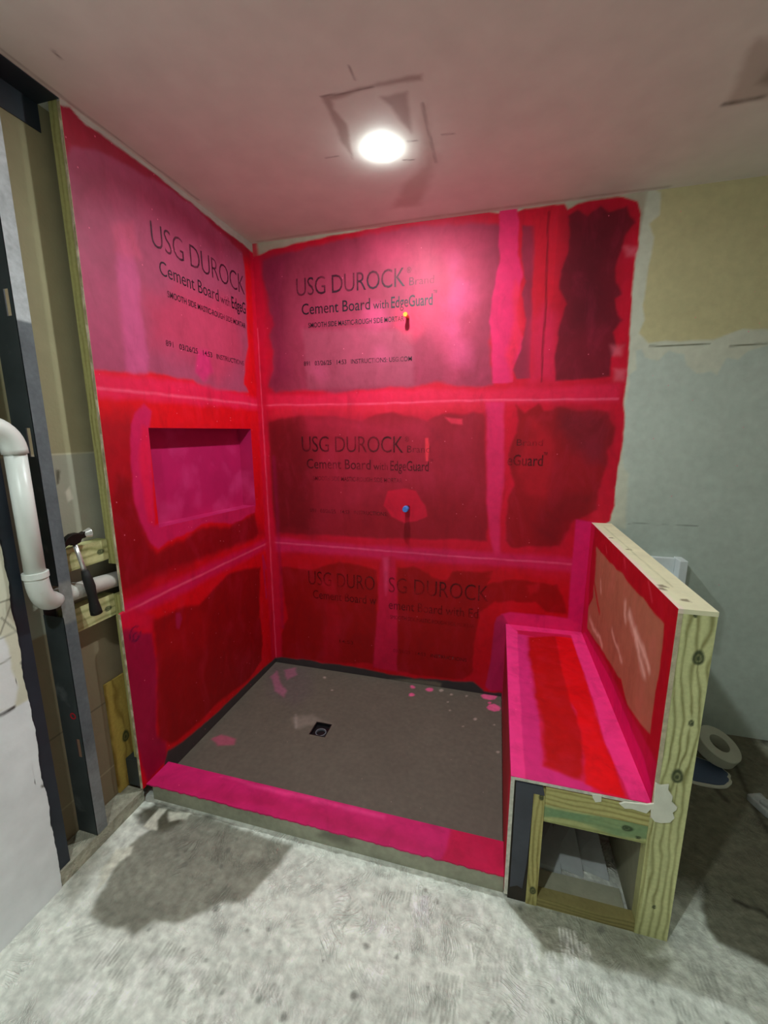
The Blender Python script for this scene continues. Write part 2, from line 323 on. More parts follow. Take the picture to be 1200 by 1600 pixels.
for q in ((1070, 390), (1000, 1110), (985, 960)): wb.area(c7([(q[0]-35, q[1]-30), (q[0]+35, q[1]-25), (q[0]+25, q[1]+25), (q[0]-25, q[1]+30)]), (226, 100, 120), .02, .015, .7)
# seam one
wb.area([(0.0, Z1-.02), (2.085, Z1-.02), (2.085, Z1+.07), (1.5, Z1+.06), (.9, Z1+.075), (.35, Z1+.055), (0, Z1+.07)], (228, 28, 72), .02, .012, .85)
wb.line([(0, Z1+.002), (.7, Z1-.004), (1.3, Z1+.004), (2.08, Z1-.004)], (250, 92, 128), .004, .005, .8)  # highlight painted along the seam ridge
wb.area([(.02, Z1-.10), (.3, Z1-.08), (.8, Z1-.07), (1.4, Z1-.06), (1.45, Z1-.01), (.1, Z1-.01)], (232, 34, 64), .03, .02, .6)
# middle row: thin coat toned darker red, partly for light lost lower down
wb.area(c8([(50, 150), (270, 110), (520, 120), (620, 140), (700, 110), (800, 88), (900, 120), (1010, 135), (1100, 100), (1200, 100), (1330, 95), (1345, 125), (1350, 480), (1360, 760), (1355, 850), (1200, 838), (1000, 835), (700, 825), (500, 820), (330, 810), (180, 795), (120, 800), (100, 700), (80, 400)]), (152, 14, 34), .012, .014)
wb.area(c8([(260, 110), (1000, 130), (1330, 110), (1330, 560), (900, 560), (500, 700), (350, 820), (330, 400)]), (166, 28, 54), .12, .03, .6)
wb.area(c8([(300, 120), (430, 115), (800, 170), (1000, 130), (1020, 250), (700, 210), (270, 200)]), (196, 34, 68), .06, .03, .5)
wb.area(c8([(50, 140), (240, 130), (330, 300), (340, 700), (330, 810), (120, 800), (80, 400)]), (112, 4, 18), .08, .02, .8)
wb.area(c9([(420, 50), (480, 100), (560, 50), (600, 90), (700, 65), (850, 90), (1000, 90), (1020, 140), (1045, 190), (1030, 300), (990, 340), (985, 480), (940, 600), (935, 700), (860, 740), (780, 780), (740, 850), (700, 930), (400, 945), (365, 900), (370, 650), (415, 560), (390, 450), (380, 370), (420, 250), (440, 150)]), (156, 6, 24), .010, .014)
wb.area(c9([(500, 130), (560, 150), (640, 250), (660, 340), (640, 500), (600, 640), (500, 600), (430, 480), (460, 330), (540, 240)]), (184, 12, 34), .03, .02, .8)
wb.area(c9([(690, 70), (850, 90), (1000, 100), (1030, 200), (980, 420), (900, 420), (760, 300), (680, 200)]), (120, 18, 34), .05, .02, .8)
wb.area(c9([(700, 600), (930, 600), (860, 740), (760, 790), (700, 920), (560, 930), (560, 760)]), (126, 6, 22), .06, .02, .7)
wb.area(c9([(240, 30), (350, 30), (350, 560), (330, 700), (325, 1000), (290, 1000), (270, 900), (245, 700)]), (222, 34, 92), .012, .008)
for q, r in (((640, 250), 1), ((460, 800), 1)):
    pass
wb.area(xz([(606, 768), (630, 762), (650, 768), (664, 790), (668, 806), (652, 815), (632, 818), (612, 808), (600, 790)]), (206, 14, 50), .006, .008, .95)
wb.area(xz([(622, 480), (646, 478), (658, 496), (652, 516), (634, 520), (618, 508)]), (216, 50, 86), .02, .008, .8)
wb.area(xz([(664, 684), (669, 684), (671, 700), (669, 722), (665, 720)]), (240, 50, 70), .003, .003, .9)
wb.area(xz([(695, 652), (722, 655), (722, 664), (705, 662)]), (228, 44, 74), .006, .004, .9)
# seam two
wb.area(xz([(417, 836), (480, 845), (560, 852), (640, 855), (700, 858), (780, 864), (895, 872), (895, 893), (780, 884), (700, 880), (600, 872), (500, 864), (417, 860)]), (214, 26, 88), .02, .01, .9)
wb.line([(0, Z2), (.5, Z2+.003), (1.1, Z2-.003), (1.98, Z2+.002)], (244, 90, 136), .004, .005, .8)  # painted highlight on the lower seam
# bottom row: thin coat deepened, partly for the weak light down here
wb.area(cA([(50, 110), (200, 120), (330, 85), (420, 100), (505, 125), (510, 300), (490, 560), (330, 555), (180, 545), (50, 530), (45, 450), (90, 350), (70, 250)]), DEEP, .01, .014)
wb.area(cA([(240, 180), (290, 165), (315, 190), (310, 235), (270, 230)]), (184, 8, 30), .02, .012, .8)
wb.area(cA([(265, 285), (310, 275), (335, 330), (330, 560), (255, 555), (260, 420), (275, 350)]), (176, 2, 22), .02, .01, .95)
wb.area(cA([(600, 110), (680, 105), (760, 150), (830, 172), (860, 130), (1050, 125), (1030, 190), (1120, 165), (1200, 170), (1350, 190), (1380, 240), (1400, 330), (1300, 320), (1250, 270), (1060, 270), (990, 320), (960, 450), (960, 600), (900, 640), (800, 625), (600, 600)]), DEEP, .01, .014)
wb.area(cB([(60, 300), (120, 262), (190, 300), (110, 330)]), (196, 6, 28), .02, .01, .8)
wb.area(cB([(250, 345), (310, 335), (300, 375), (270, 385)]), (196, 6, 28), .015, .01, .8)
wb.area(cA([(525, 55), (590, 60), (605, 300), (600, 600), (490, 575), (510, 300)]), (204, 14, 62), .01, .008, .95)
wb.area(cA([(535, 60), (560, 60), (560, 200), (548, 240)]), (226, 60, 110), .015, .006, .8)
# corner coat
wb.area([(-.01, ZP), (.055, ZP), (.06, .6), (.04, 1.2), (.045, 1.8), (.06, 2.5), (.03, 2.8), (-.01, 2.8)], (206, 8, 52), .015, .01, .9)
wb.line([(.004, .05), (.006, 1.0), (.003, 1.9), (.002, 2.3)], (246, 80, 120), .004, .004, .8)  # vertical highlight painted down the corner
wb.line([(.07, .3), (.075, .75), (.07, 1.5)], (150, 10, 70), .012, .012, .5)
# round the bench
wb.area(cB([(480, 35), (575, 50), (545, 560), (440, 560), (455, 300)]), (220, 22, 104), .006, .004)
wb.area(cB([(130, 478), (170, 470), (300, 482), (450, 500), (560, 560), (560, 600), (145, 540)]), (226, 30, 106), .006, .004)
wb.area(cB([(135, 478), (110, 492), (98, 520), (80, 700), (55, 820), (75, 840), (160, 840), (170, 540)]), (188, 26, 84), .006, .005)
# unpainted foot
wb.area([(x, z) for x, z in cA([(-30, 545), (60, 530), (150, 540), (290, 562), (430, 580), (560, 612), (700, 628), (860, 640), (960, 645), (1010, 690)])]+[(1.7, .05), (1.7, -.1), (-.1, -.1)], (62, 56, 58), .008, .008)
wb.area([(.85, .015), (1.2, .02), (1.2, .05), (.98, .045)], (110, 104, 92), .01, .008)
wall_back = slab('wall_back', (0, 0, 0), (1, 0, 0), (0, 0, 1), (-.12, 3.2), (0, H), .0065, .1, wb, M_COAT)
tag(wall_back, kind='structure')

wl = Painter((220, 0, 18), var=.08, vs=3, seed=8)
l1 = lambda p: yz(crop(0, 60, 5, p)); l5 = lambda p: yz(crop(200, 320, 4.615, p)); l2 = lambda p: yz(crop(180, 620, 4.615, p)); l3 = lambda p: yz(crop(180, 880, 4.286, p))
wl.area([(-1.3, 2.48), (-1.1, 2.6), (-.6, 2.6), (.05, 2.66), (.05, 2.9), (-1.3, 2.9)], (150, 6, 38), .10, .03)  # dim band under the ceiling painted in, where lamplight only grazes
wl.area(yz([(103, 245), (115, 232), (150, 235), (190, 255), (240, 280), (300, 320), (340, 360), (378, 395), (383, 420), (385, 470), (385, 500), (388, 540), (383, 570), (380, 600), (388, 612), (350, 612), (320, 606), (300, 595), (280, 590), (240, 583), (200, 582), (140, 580), (120, 480), (90, 380)]), (166, 66, 98), .010, .012)  # mauve thin coat, lightened for the lamp's grazing sheen
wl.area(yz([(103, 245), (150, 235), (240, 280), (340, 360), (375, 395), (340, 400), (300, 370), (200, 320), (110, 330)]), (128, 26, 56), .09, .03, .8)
wl.area(yz([(188, 360), (205, 375), (215, 430), (225, 500), (232, 560), (228, 582), (196, 580), (190, 500), (182, 420)]), (198, 78, 128), .015, .015, .8)
wl.area(yz([(175, 350), (210, 345), (220, 400), (200, 405), (178, 390)]), (196, 74, 108), .02, .02, .7)
wl.area(yz([(280, 450), (370, 470), (380, 560), (340, 600), (300, 560), (240, 540), (230, 470)]), (196, 46, 82), .08, .03, .6)
wl.area(yz([(308, 545), (325, 548), (333, 580), (318, 596), (305, 580)]), (206, 36, 104), .015, .01, .8)
wl.area([(-1.3, Z1-.03), (.05, Z1-.03), (.05, Z1+.04), (-.3, Z1+.06), (-.7, Z1+.075), (-1.3, Z1+.055)], (226, 26, 74), .02, .012, .9)
wl.line([(-1.2, Z1+.0), (-.6, Z1+.003), (0, Z1)], (246, 84, 120), .005, .006, .8)  # seam ridge highlight, painted
wl.area([(-1.3, .95), (-1.3, 1.72), (-1.02, 1.75), (-1.0, 1.3), (-.98, 1.1), (-.2, 1.13), (-.05, 1.0), (-.6, 1.0)], (168, 2, 22), .05, .03, .9)  # lamp falloff painted as darker red beside and below the niche
wl.area(l2([(20, 560), (100, 620), (150, 800), (240, 1080), (300, 1130), (500, 1020), (640, 930), (820, 940), (1000, 840), (1030, 980), (1000, 1030), (800, 1100), (450, 1220), (240, 1300), (60, 1390), (0, 1200), (-20, 800)]), (142, 0, 12), .02, .015, .95)  # thin coat, darkened partly for lamp shading
wl.area(l2([(110, 300), (130, 120), (200, 60), (260, 100), (240, 215), (255, 500), (285, 930), (600, 860), (1010, 745), (1010, 830), (900, 890), (820, 920), (740, 900), (640, 920), (560, 970), (480, 1005), (380, 1040), (310, 1110), (260, 1060), (180, 900), (130, 700), (110, 450)]), (204, 22, 84), .008, .012, .95)
wl.area(l2([(190, 200), (240, 215), (255, 500), (285, 930), (240, 900), (200, 700), (170, 450)]), (226, 16, 64), .015, .01, .8)
wl.area([(-1.3, Z2-.03), (-.9, Z2-.045), (.05, Z2-.03), (.05, Z2+.03), (-.5, Z2+.035), (-1.3, Z2+.04)], (208, 14, 76), .025, .012, .9)
wl.line([(-1.2, Z2), (-.6, Z2+.002), (0, Z2)], (246, 84, 120), .0045, .005, .8)  # painted highlight along this seam too
wl.area(l3([(255, 375), (430, 310), (560, 280), (640, 200), (760, 70), (900, 30), (970, 30), (970, 350), (985, 500), (980, 650), (900, 770), (690, 930), (560, 1070), (370, 1210), (290, 1180), (280, 1000), (285, 700), (262, 500)]), (150, 0, 8), .014, .014)  # thin coat on the lowest board, deepened partly for weak light
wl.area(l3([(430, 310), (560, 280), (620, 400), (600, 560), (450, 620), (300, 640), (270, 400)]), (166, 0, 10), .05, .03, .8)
wl.area(l3([(405, 335), (435, 330), (450, 370), (430, 440), (410, 430)]), (168, 16, 64), .006, .004, .9)
wl.area(l3([(10, 440), (100, 430), (190, 470), (245, 470), (275, 640), (280, 1150), (340, 1200), (345, 1320), (220, 1470), (130, 1200), (90, 900)]), (150, 4, 56), .012, .01, .9)
wl.area(l3([(15, 330), (130, 300), (260, 360), (240, 460), (40, 450)]), (214, 4, 48), .02, .015, .9)
for r in (.028, .014): wl.line([(-1.135+r*math.cos(t), .80+r*1.2*math.sin(t)-(0.012 if r < .02 else 0)) for t in np.linspace(.9, 6.2, 12)], (84, 4, 50), .003, .003, .9, 0)
wl.area([(-.055, 0), (.05, 0), (.05, 2.8), (-.03, 2.8), (-.05, 2.2), (-.04, 1.4)], (208, 6, 50), .015, .01, .85)
wl.line([(-.06, .75), (-.09, .85), (-.075, .55)], (170, 24, 96), .008, .01, .6)
wl.area(yz([(255, 1200), (262, 1172), (285, 1158), (320, 1130), (355, 1098), (390, 1065), (413, 1042), (440, 1020)])+[(.1, -.1), (-1.05, -.1)], (66, 60, 60), .008, .008)
le = yz([(60, 140), (97, 164), (110, 168), (120, 180), (135, 196), (152, 207), (173, 220), (200, 240), (240, 270), (300, 318), (340, 351), (380, 382), (400, 400)])
wl.area(le+[(.1, 2.95), (-1.4, 2.95)], (176, 166, 156), .004, .006)
ZN0, ZN1, YN0, YN1, DN = 1.216, 1.684, -.942, -.139, .088
def nwarp(u, v):
    v = v+.0175*((-u-.54)/.4)*np.exp(-((v-ZN0)/.12)**2)*(u > -1.05)*(u < -.04)
    u = np.where((v < Z2) & (u < -1.1), u-.02*((-u-1.1)/.065), u)
    v = np.where(u < -1.03, np.maximum(v, .066), v)
    return u, v
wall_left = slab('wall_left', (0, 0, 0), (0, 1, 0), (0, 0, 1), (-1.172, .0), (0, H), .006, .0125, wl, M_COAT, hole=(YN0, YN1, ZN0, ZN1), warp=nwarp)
tag(wall_left, kind='structure')
ep = Painter((176, 160, 128), var=.4, vs=40, seed=77)
for y_, a_, b_ in ((-1.1722, Z2, 2.77), (-1.1945, .066, Z2)):
    for k in range(14): ep.area([(-.011, a_+(b_-a_)*k/14), (.0, a_+(b_-a_)*(k+.2)/14), (.0, a_+(b_-a_)*(k+.55)/14), (-.009, a_+(b_-a_)*(k+.6)/14)], (226, 210, 186), .004, .01, .8)
    o_ = slab('board_edge', (0, y_-.001, 0), (1, 0, 0), (0, 0, 1), (-.0125, .0002), (a_, b_), .0035, .0012, ep, M_WALL, wall_left)
# niche let into the left wall: box of five faces, warped like the wall
nm = MB(); n_ = []
def npt(x, y, z):
    u, v = nwarp(np.array([y]), np.array([z])); return nm.b.verts.new((x, float(u[0]), float(v[0])))
ys = np.linspace(YN0, YN1, 40)
for seg_ in range(len(ys)-1):
    a, b = ys[seg_], ys[seg_+1]
    for (x0, z0, x1, z1) in ((-.0005, ZN0, -DN, ZN0), (-DN, ZN0, -DN, ZN1), (-DN, ZN1, -.0005, ZN1)):
        nm.b.faces.new((npt(x0, a, z0), npt(x1, a, z1), npt(x1, b, z1), npt(x0, b, z0)))
for y in (YN0, YN1): nm.b.faces.new((npt(0, y, ZN0), npt(-DN, y, ZN0), npt(-DN, y, ZN1), npt(0, y, ZN1)))
bmesh.ops.remove_doubles(nm.b, verts=nm.b.verts, dist=1e-5)
M_NICHE = plain('magenta_coat', (190, 22, 92), .5, var=.1, sc=6, bump=.1, bs=40, stain=(208, 52, 120), stsc=5, st=(.5, .7))
niche = nm.build('niche', M_NICHE, wall_left); tag(niche, label='recessed magenta niche lining')
bpy.context.view_layer.update()

# printed lettering on the boards
def lettering(body, box, parent, mat, plane='y', thin=0., name='printed_lettering', label=None, sp=1.):
    c = bpy.data.curves.new('t', 'FONT'); c.body = body; c.size = 1; c.offset = thin; c.space_character = sp; c.resolution_u = 3
    to = bpy.data.objects.new('t', c); COL.objects.link(to); bpy.context.view_layer.update()
    me = bpy.data.meshes.new_from_object(to.evaluated_get(bpy.context.evaluated_depsgraph_get())); bpy.data.objects.remove(to); bpy.data.curves.remove(c)
    X = np.array([v.co[:] for v in me.vertices]); x0, x1 = X[:, 0].min(), X[:, 0].max()
    a0, a1, z0, cap = box; s = (a1-a0)/(x1-x0); sz = cap/.70
    for v in me.vertices:
        a = a0+(v.co.x-x0)*s; z = z0+v.co.y*sz
        v.co = (a, -.0012, z) if plane == 'y' else (.0012, a, z)
    o = link(name, me, mat, parent)
    if label: o['label'] = label
    return o
INK1 = ink('ink_top', (52, 8, 34), .25, .62, 7, .9); INK2 = ink('ink_mid', (54, 2, 16), .3, .65, 7, .8); INK3 = ink('ink_low', (54, 0, 8), .3, .65, 7, .75)
INKL = ink('ink_bold', (26, 6, 26), .2, .5, 8, .95)
SM = 'SMOOTH SIDE MASTIC-ROUGH SIDE MORTAR'
for (par, pl, a, zo, i1, i2) in ((wall_back, 'y', .28, 0, INK1, INKL), (wall_back, 'y', .275, -.925, INK2, INK2)):
    lettering('USG DUROCK', (a, a+.665, 2.464+zo, .10), par, i1, pl, -.004, sp=.95)
    lettering('®', (a+.675, a+.70, 2.53+zo, .03), par, i1, pl)
    lettering('Brand', (a+.69, a+.828, 2.466+zo, .042), par, i1, pl, -.01)
    lettering('Cement Board', (a+.03, a+.46, 2.358+zo*.9995, .062), par, i2, pl, .004)
    lettering('with', (a+.478, a+.57, 2.358+zo, .045), par, i2, pl)
    lettering('EdgeGuard', (a+.585, a+.822, 2.356+zo, .06), par, i2, pl, .010)
    lettering('™', (a+.826, a+.846, 2.40+zo, .03), par, i2, pl)
    lettering(SM, (a+.07, a+.66, 2.282+zo, .028), par, i2 if zo == 0 else INK3, pl, .008)
lettering('891   03/26/25   14:53   INSTRUCTIONS: USG.COM', (.311, .988, 2.064, .026), wall_back, INKL, 'y', .005)
lettering('891   03/26/25   14:53   INSTRUCTIONS:', (.317, .84, 1.146, .024), wall_back, INK3, 'y', .005)
lettering('eGuard', (1.545, 1.735, 1.474, .062), wall_back, INK2, 'y', .010)
lettering('Brand', (1.59, 1.728, 1.585, .036), wall_back, INK2, 'y', -.004)
lettering('™', (1.735, 1.755, 1.52, .03), wall_back, INK2, 'y')
lettering('USG DURO', (.285, .755, .643, .1), wall_back, INK3, 'y', -.008)
lettering('Cement Board w', (.315, .765, .546, .06), wall_back, INK3, 'y')
lettering('SG DUROCK', (.85, 1.475, .643, .105), wall_back, INK3, 'y', -.008)
lettering('ement Board with Ed', (.85, 1.42, .528, .062), wall_back, INK3, 'y')
lettering(SM, (.86, 1.40, .46, .026), wall_back, INK3, 'y')
lettering('03/26/25   14:53   INSTRUCTIONS', (.88, 1.36, .225, .024), wall_back, INK3, 'y', .005)
lettering('14:53', (.50, .60, .24, .024), wall_back, INK3, 'y', .005)
lettering('USG DUROCK', (-.815, -.115, 2.46, .105), wall_left, INK1, 'x', -.012, sp=.95)
lettering('Cement Board', (-.785, -.37, 2.355, .062), wall_left, INKL, 'x', -.002)
lettering('with', (-.355, -.27, 2.355, .045), wall_left, INK1, 'x')
lettering('EdgeG', (-.255, -.118, 2.355, .062), wall_left, INKL, 'x', .01)
lettering('SMOOTH SIDE MASTIC-ROUGH SIDE MORTAR', (-.75, -.13, 2.272, .028), wall_left, INKL, 'x', .01)
lettering('891   03/26/25   14:53   INSTRUCTIONS', (-.79, -.17, 2.054, .026), wall_left, INKL, 'x', .006)

# ---------------------------------------------------------------- ceiling, floor, rest of the room
ce = Painter((226, 226, 216), var=.05, vs=2.5, seed=12)
k1 = lambda p: xy(crop(420, 80, 3.333, p), H); k2 = lambda p: xy(crop(960, 80, 2.858, p), H)
ce.area(k1([(275, 235), (795, 120), (800, 150), (500, 200), (330, 255), (330, 300), (400, 380), (440, 560), (380, 480), (300, 300)]), (168, 152, 142), .01, .01, .75)
ce.area(k1([(580, 240), (725, 210), (745, 430), (700, 380), (640, 290)]), (168, 150, 142), .012, .01, .7)
ce.area(k1([(640, 250), (700, 232), (705, 265), (650, 280)]), (190, 180, 172), .01, .008, .6)
ce.area(k1([(810, 280), (870, 560), (860, 640), (780, 800), (640, 820), (700, 700), (800, 600)]), (180, 160, 148), .03, .02, .5)
for a, b in (((417, 80), (450, 150)), ((300, 556), (360, 546)), ((905, 436), (965, 428)), ((720, 470), (775, 464)), ((700, 568), (760, 566)), ((275, 238), (540, 190)), ((800, 270), (870, 580))):
    ce.line(k1([a, b]), (112, 98, 92), .003, .004, .7)
ce.area(k2([(490, 240), (520, 190), (560, 60), (640, -60), (800, -60), (800, 200)]), (176, 166, 152), .02, .015, .6)
ce.area(k2([(630, 150), (690, 80), (900, 0), (900, 120), (690, 150)]), (140, 130, 116), .02, .01, .7)
ce.line(k2([(490, 238), (560, 225), (660, 205)]), (104, 96, 86), .010, .01, .8)
ce.line(xy([(82, 78), (94, 92)], H), (100, 88, 80), .003, .004, .8)
ce.line([(.02, -1.6), (.012, -1.2), (.02, -.5)], (130, 118, 110), .004, .005, .6)
ce.line([(.05, -.02), (1.0, -.035), (2.2, -.02)], (160, 150, 130), .008, .012, .5)
ceiling = slab('ceiling', (0, 0, H), (0, 1, 0), (1, 0, 0), list(np.linspace(-3.7, -1.51, 60))+list(np.linspace(-1.5, .1, 230)), (-.25, 3.3), .007, .1, lambda u, v: ce(v, u), M_CEIL); tag(ceiling, kind='structure')

fl = Painter((234, 238, 228), var=.2, vs=6, seed=21)
f3 = lambda p: xy(crop(60, 1240, 1.875, p)); f4 = lambda p: xy(crop(640, 1340, 2.143, p)); f7 = lambda p: xy(crop(1000, 840, 3.48, p))
fl.area([(2.0, .1), (2.0, -1.0), (2.35, -1.0), (2.6, -1.1), (3.2, -1.3), (3.6, -1.5), (3.6, .1)], (120, 116, 98), .08, .05)  # darker floor behind the half wall, its shade painted into the base
fl.area(f3([(300, 40), (470, 60), (620, 110), (740, 150), (725, 190), (660, 260), (590, 320), (540, 315), (480, 352), (420, 370), (330, 380), (280, 410), (200, 390), (150, 350), (190, 280), (210, 220), (270, 150), (330, 100), (310, 60)]), (142, 142, 128), .012, .018, .95)
fl.area(f3([(180, 300), (400, 340), (280, 405), (190, 390)]), (120, 120, 108), .05, .02, .7)
fl.area(f3([(290, 60), (345, 30), (440, 50), (410, 90), (360, 110), (320, 95)]), (84, 82, 66), .02, .02, .9)
fl.area(f3([(275, 152), (268, 178), (232, 202), (190, 262), (165, 290), (185, 225), (205, 190), (225, 165)]), (228, 228, 212), .008, .012)
fl.area(f3([(310, 95), (350, 45), (372, 48), (350, 80), (345, 108), (325, 105)]), (224, 224, 208), .006, .01)
fl.area(f3([(380, 52), (440, 58), (430, 78), (385, 82)]), (214, 214, 198), .008, .012)
fl.area(f3([(100, 180), (230, 100), (200, 180), (150, 260), (90, 330), (60, 300)]), (150, 150, 136), .04, .03, .7)
fl.area(f4([(325, 140), (430, 160), (750, 235), (880, 285), (860, 310), (800, 330), (900, 350), (850, 400), (700, 395), (600, 350), (500, 345), (430, 320), (420, 280), (370, 200)]), (152, 154, 134), .02, .02, .85)
fl.area(f4([(975, 62), (1050, 55), (1120, 62), (1200, 110), (1300, 200), (1300, 400), (1200, 360), (1130, 325), (1030, 290), (985, 230)]), (112, 110, 92), .012, .015, .95)
fl.line(f4([(1090, 145), (1130, 165), (1180, 180), (1200, 200)]), (60, 56, 46), .008, .006, .9)
fl.area(f4([(480, 345), (600, 355), (760, 400), (1000, 440), (1100, 520), (700, 520), (450, 420)]), (214, 216, 208), .06, .04, .6)
for k in range(46):
    x, y = random.uniform(.2, 2.3), random.uniform(-1.75, -1.2); r = random.uniform(.004, .013)
    fl.area([(x+r*math.cos(t)*random.uniform(.6, 1.4), y+r*math.sin(t)) for t in np.linspace(0, 5.6, 7)], (110, 112, 104), .005, .004, .7)
fl.area(f7([(640, 1080), (696, 1060), (720, 1120), (670, 1120)]), (40, 38, 30), .015, .01, .9)
fl.line(f7([(395, 1345), (440, 1400), (470, 1430)]), (60, 56, 46), .012, .01, .9)
fl.area(f7([(640, 1130), (720, 1120), (720, 1200), (690, 1190)]), (170, 168, 150), .03, .02, .7)
fl.line(f7([(480, 1150), (560, 1330), (640, 1500), (696, 1600)]), (66, 62, 50), .010, .012, .8)
rs = random.Random(5)
for k in range(230):
    x, y = rs.uniform(.15, 2.5), rs.uniform(-1.98, -1.22)
    if x < .9 and y > -1.6: continue
    an = 2*math.pi*float(vn(np.array([x]), np.array([y]), 2.2, 17)[0]); n_l = rs.randint(3, 8); L_ = rs.uniform(.03, .10); cc = rs.choice(((252, 253, 246), (255, 255, 250), (176, 180, 170), (196, 200, 190)))
    for q in range(n_l):
        ox, oy = x-math.sin(an)*.012*q, y+math.cos(an)*.012*q; b_ = rs.uniform(-.25, .25); l_ = L_*rs.uniform(.6, 1.2)
        fl.line([(ox, oy), (ox+math.cos(an)*l_*.5, oy+math.sin(an)*l_*.5), (ox+math.cos(an)*l_*.5+math.cos(an+b_)*l_*.5, oy+math.sin(an)*l_*.5+math.sin(an+b_)*l_*.5)], cc, .003, .004, .8)
floor = slab('floor', (0, 0, 0), (1, 0, 0), (0, 1, 0), (-.25, 3.3), list(np.linspace(-3.7, -2.01, 60))+list(np.linspace(-2, .1, 380)), .0058, .1, fl, M_FLOOR); tag(floor, kind='structure')

room = Painter((176, 180, 168), var=.06, vs=2, seed=30)
tag(slab('wall_right', (3.2, 0, 0), (0, -1, 0), (0, 0, 1), (0, 3.6), (0, H), .3, .1, room, M_WALL), kind='structure')
tag(slab('wall_front', (0, -3.6, 0), (-1, 0, 0), (0, 0, 1), (-3.2, .12), (0, H), .3, .1, room, M_WALL), kind='structure')
# plastered left wall nearer the camera, broken tile bed above
pw = Painter((236, 240, 242), var=.05, vs=4, seed=31)
t4 = lambda p: yz(crop(0, 980, 4, p)); t0 = lambda p: yz(crop(0, 840, 2.758, p))
pw.area(t0([(-200, -60), (40, 0), (60, 240), (100, 450), (120, 600), (135, 690), (60, 735), (0, 750), (-200, 790)]), (220, 218, 196), .004, .004)
pw.area(t0([(-200, 420), (20, 425), (40, 470), (50, 560), (80, 640), (60, 735), (0, 750), (-200, 800)]), (238, 240, 240), .006, .008)
for a, b in (((0, 280), (55, 262)), ((0, 435), (80, 400)), ((0, 420), (52, 275)), ((5, 345), (80, 410)), ((0, 545), (45, 520))): pw.line(t0([a, b]), (132, 130, 112), .0022, .002, .9, 0)
pw.line(t0([(-20, 775), (20, 755), (60, 732)]), (60, 56, 50), .006, .004, 1)
for a in ((185, 1070), (225, 1240), (70, 300), (95, 540)): pw.area(t0([(a[0]-8, a[1]-5), (a[0]+6, a[1]-6), (a[0]+8, a[1]+4), (a[0]-5, a[1]+6)]), (90, 84, 76), .003, .003)
def jag(u, v): return np.where(u > -1.6, u+.010*(fbm(v, v*.37, 13, 5, 5)-.5)*2, u), v
plw = slab('wall_plaster', (0, 0, 0), (0, 1, 0), (0, 0, 1), list(np.linspace(-3.6, -1.91, 50))+list(np.linspace(-1.9, -1.575, 90)), (0, H), .005, .0125, pw, M_WALL, warp=jag); plw.name = 'wall_left_near'
tag(plw, kind='structure')
# back of the next room's board, seen through the open framing
bb = Painter((158, 150, 116), var=.07, vs=3, seed=33)
bb.area([(-2, .93), (.1, .93), (.1, 1.585), (-2, 1.585)], (166, 164, 146), .002, .001)
bb.area([(-2, 0), (.1, 0), (.1, .93), (-2, .93)], (142, 126, 100), .002, .001)
bb.line([(-2, 1.585), (0, 1.585)], (196, 190, 160), .003, .002, 1, 0)
bb.line([(-2, .515), (0, .515)], (86, 76, 58), .002, .002, 1, 0); bb.line([(-2, .20), (0, .21)], (170, 156, 126), .0025, .002, 1, 0)
bb.area(yz([(88, 734), (94, 736), (92, 756), (88, 758)], -.1), (90, 86, 70), .004, .003); bb.area([(-1.275, 1.44), (-1.255, 1.46), (-1.25, 1.41), (-1.27, 1.40)], (210, 204, 186), .004, .006)
tag(slab('wall_behind_framing', (-.1, 0, 0), (0, 1, 0), (0, 0, 1), list(np.linspace(-3.6, -1.71, 50))+list(np.linspace(-1.7, .05, 260)), (0, H), .006, .03, bb, M_WALL), kind='structure')

# ---------------------------------------------------------------- shower floor, curb, drain
pn = Painter((102, 95, 85), var=.12, vs=4, seed=50)
g4 = lambda p: xy(crop(420, 850, 3, p), ZP)
pn.area(g4([(0, 560), (200, 575), (200, 700), (120, 760), (0, 700)]), (98, 88, 86), .06, .03, .8)
for poly, op in (([(10, 620), (35, 595), (50, 640), (85, 690), (75, 720), (30, 690)], .5), ([(75, 590), (125, 580), (130, 615), (85, 640)], .45)): pn.area(g4(poly), (186, 96, 136), .012, .012, op)
for x, y, r in ((674, 670, 12), (667, 708, 13), (752, 683, 17), (1035, 712, 34), (1058, 768, 28), (1038, 745, 9)):
    pn.area(g4([(x+r*math.cos(t)*random.uniform(.8, 1.3), y+r*.6*math.sin(t)*random.uniform(.8, 1.2)) for t in np.linspace(0, 5.5, 8)]), (232, 96, 148), .004, .008)
for x, y, r in ((808, 686, 10), (855, 706, 7), (927, 712, 6), (968, 822, 9), (840, 740, 5), (850, 780, 5), (910, 855, 4), (1058, 848, 5), (262, 625, 7), (296, 686, 5), (1075, 975, 8)):
    pn.area(g4([(x+r*math.cos(t), y+r*.7*math.sin(t)) for t in np.linspace(0, 5.5, 7)]), (176, 158, 148), .003, .004, .9)
pn.area(xy([(330, 1155), (345, 1148), (368, 1155), (365, 1164), (340, 1166)], ZP), (176, 80, 108), .010, .008, .8)
pn.area(g4([(-20, 545), (60, 545), (300, 575), (560, 618), (850, 655), (1030, 705), (1100, 720), (1100, 600), (-20, 500)]), (84, 78, 72), .02, .01, .8)
pn.area(g4([(110, 810), (200, 800), (290, 850), (250, 830), (190, 850), (130, 870)]), (138, 128, 118), .02, .015, .7)
pn.line(g4([(125, 800), (130, 860)]), (160, 150, 142), .006, .008, .8)
pan = slab('shower_floor', (0, 0, ZP), (1, 0, 0), (0, 1, 0), (.002, XB-.002), (YC+.001, -.002), .0065, .02, pn, M_PAN, hole=(.553, .648, -.622, -.517))
tag(pan, 'grey taupe mortar shower floor with pink drips, between curb and red walls', 'shower floor')
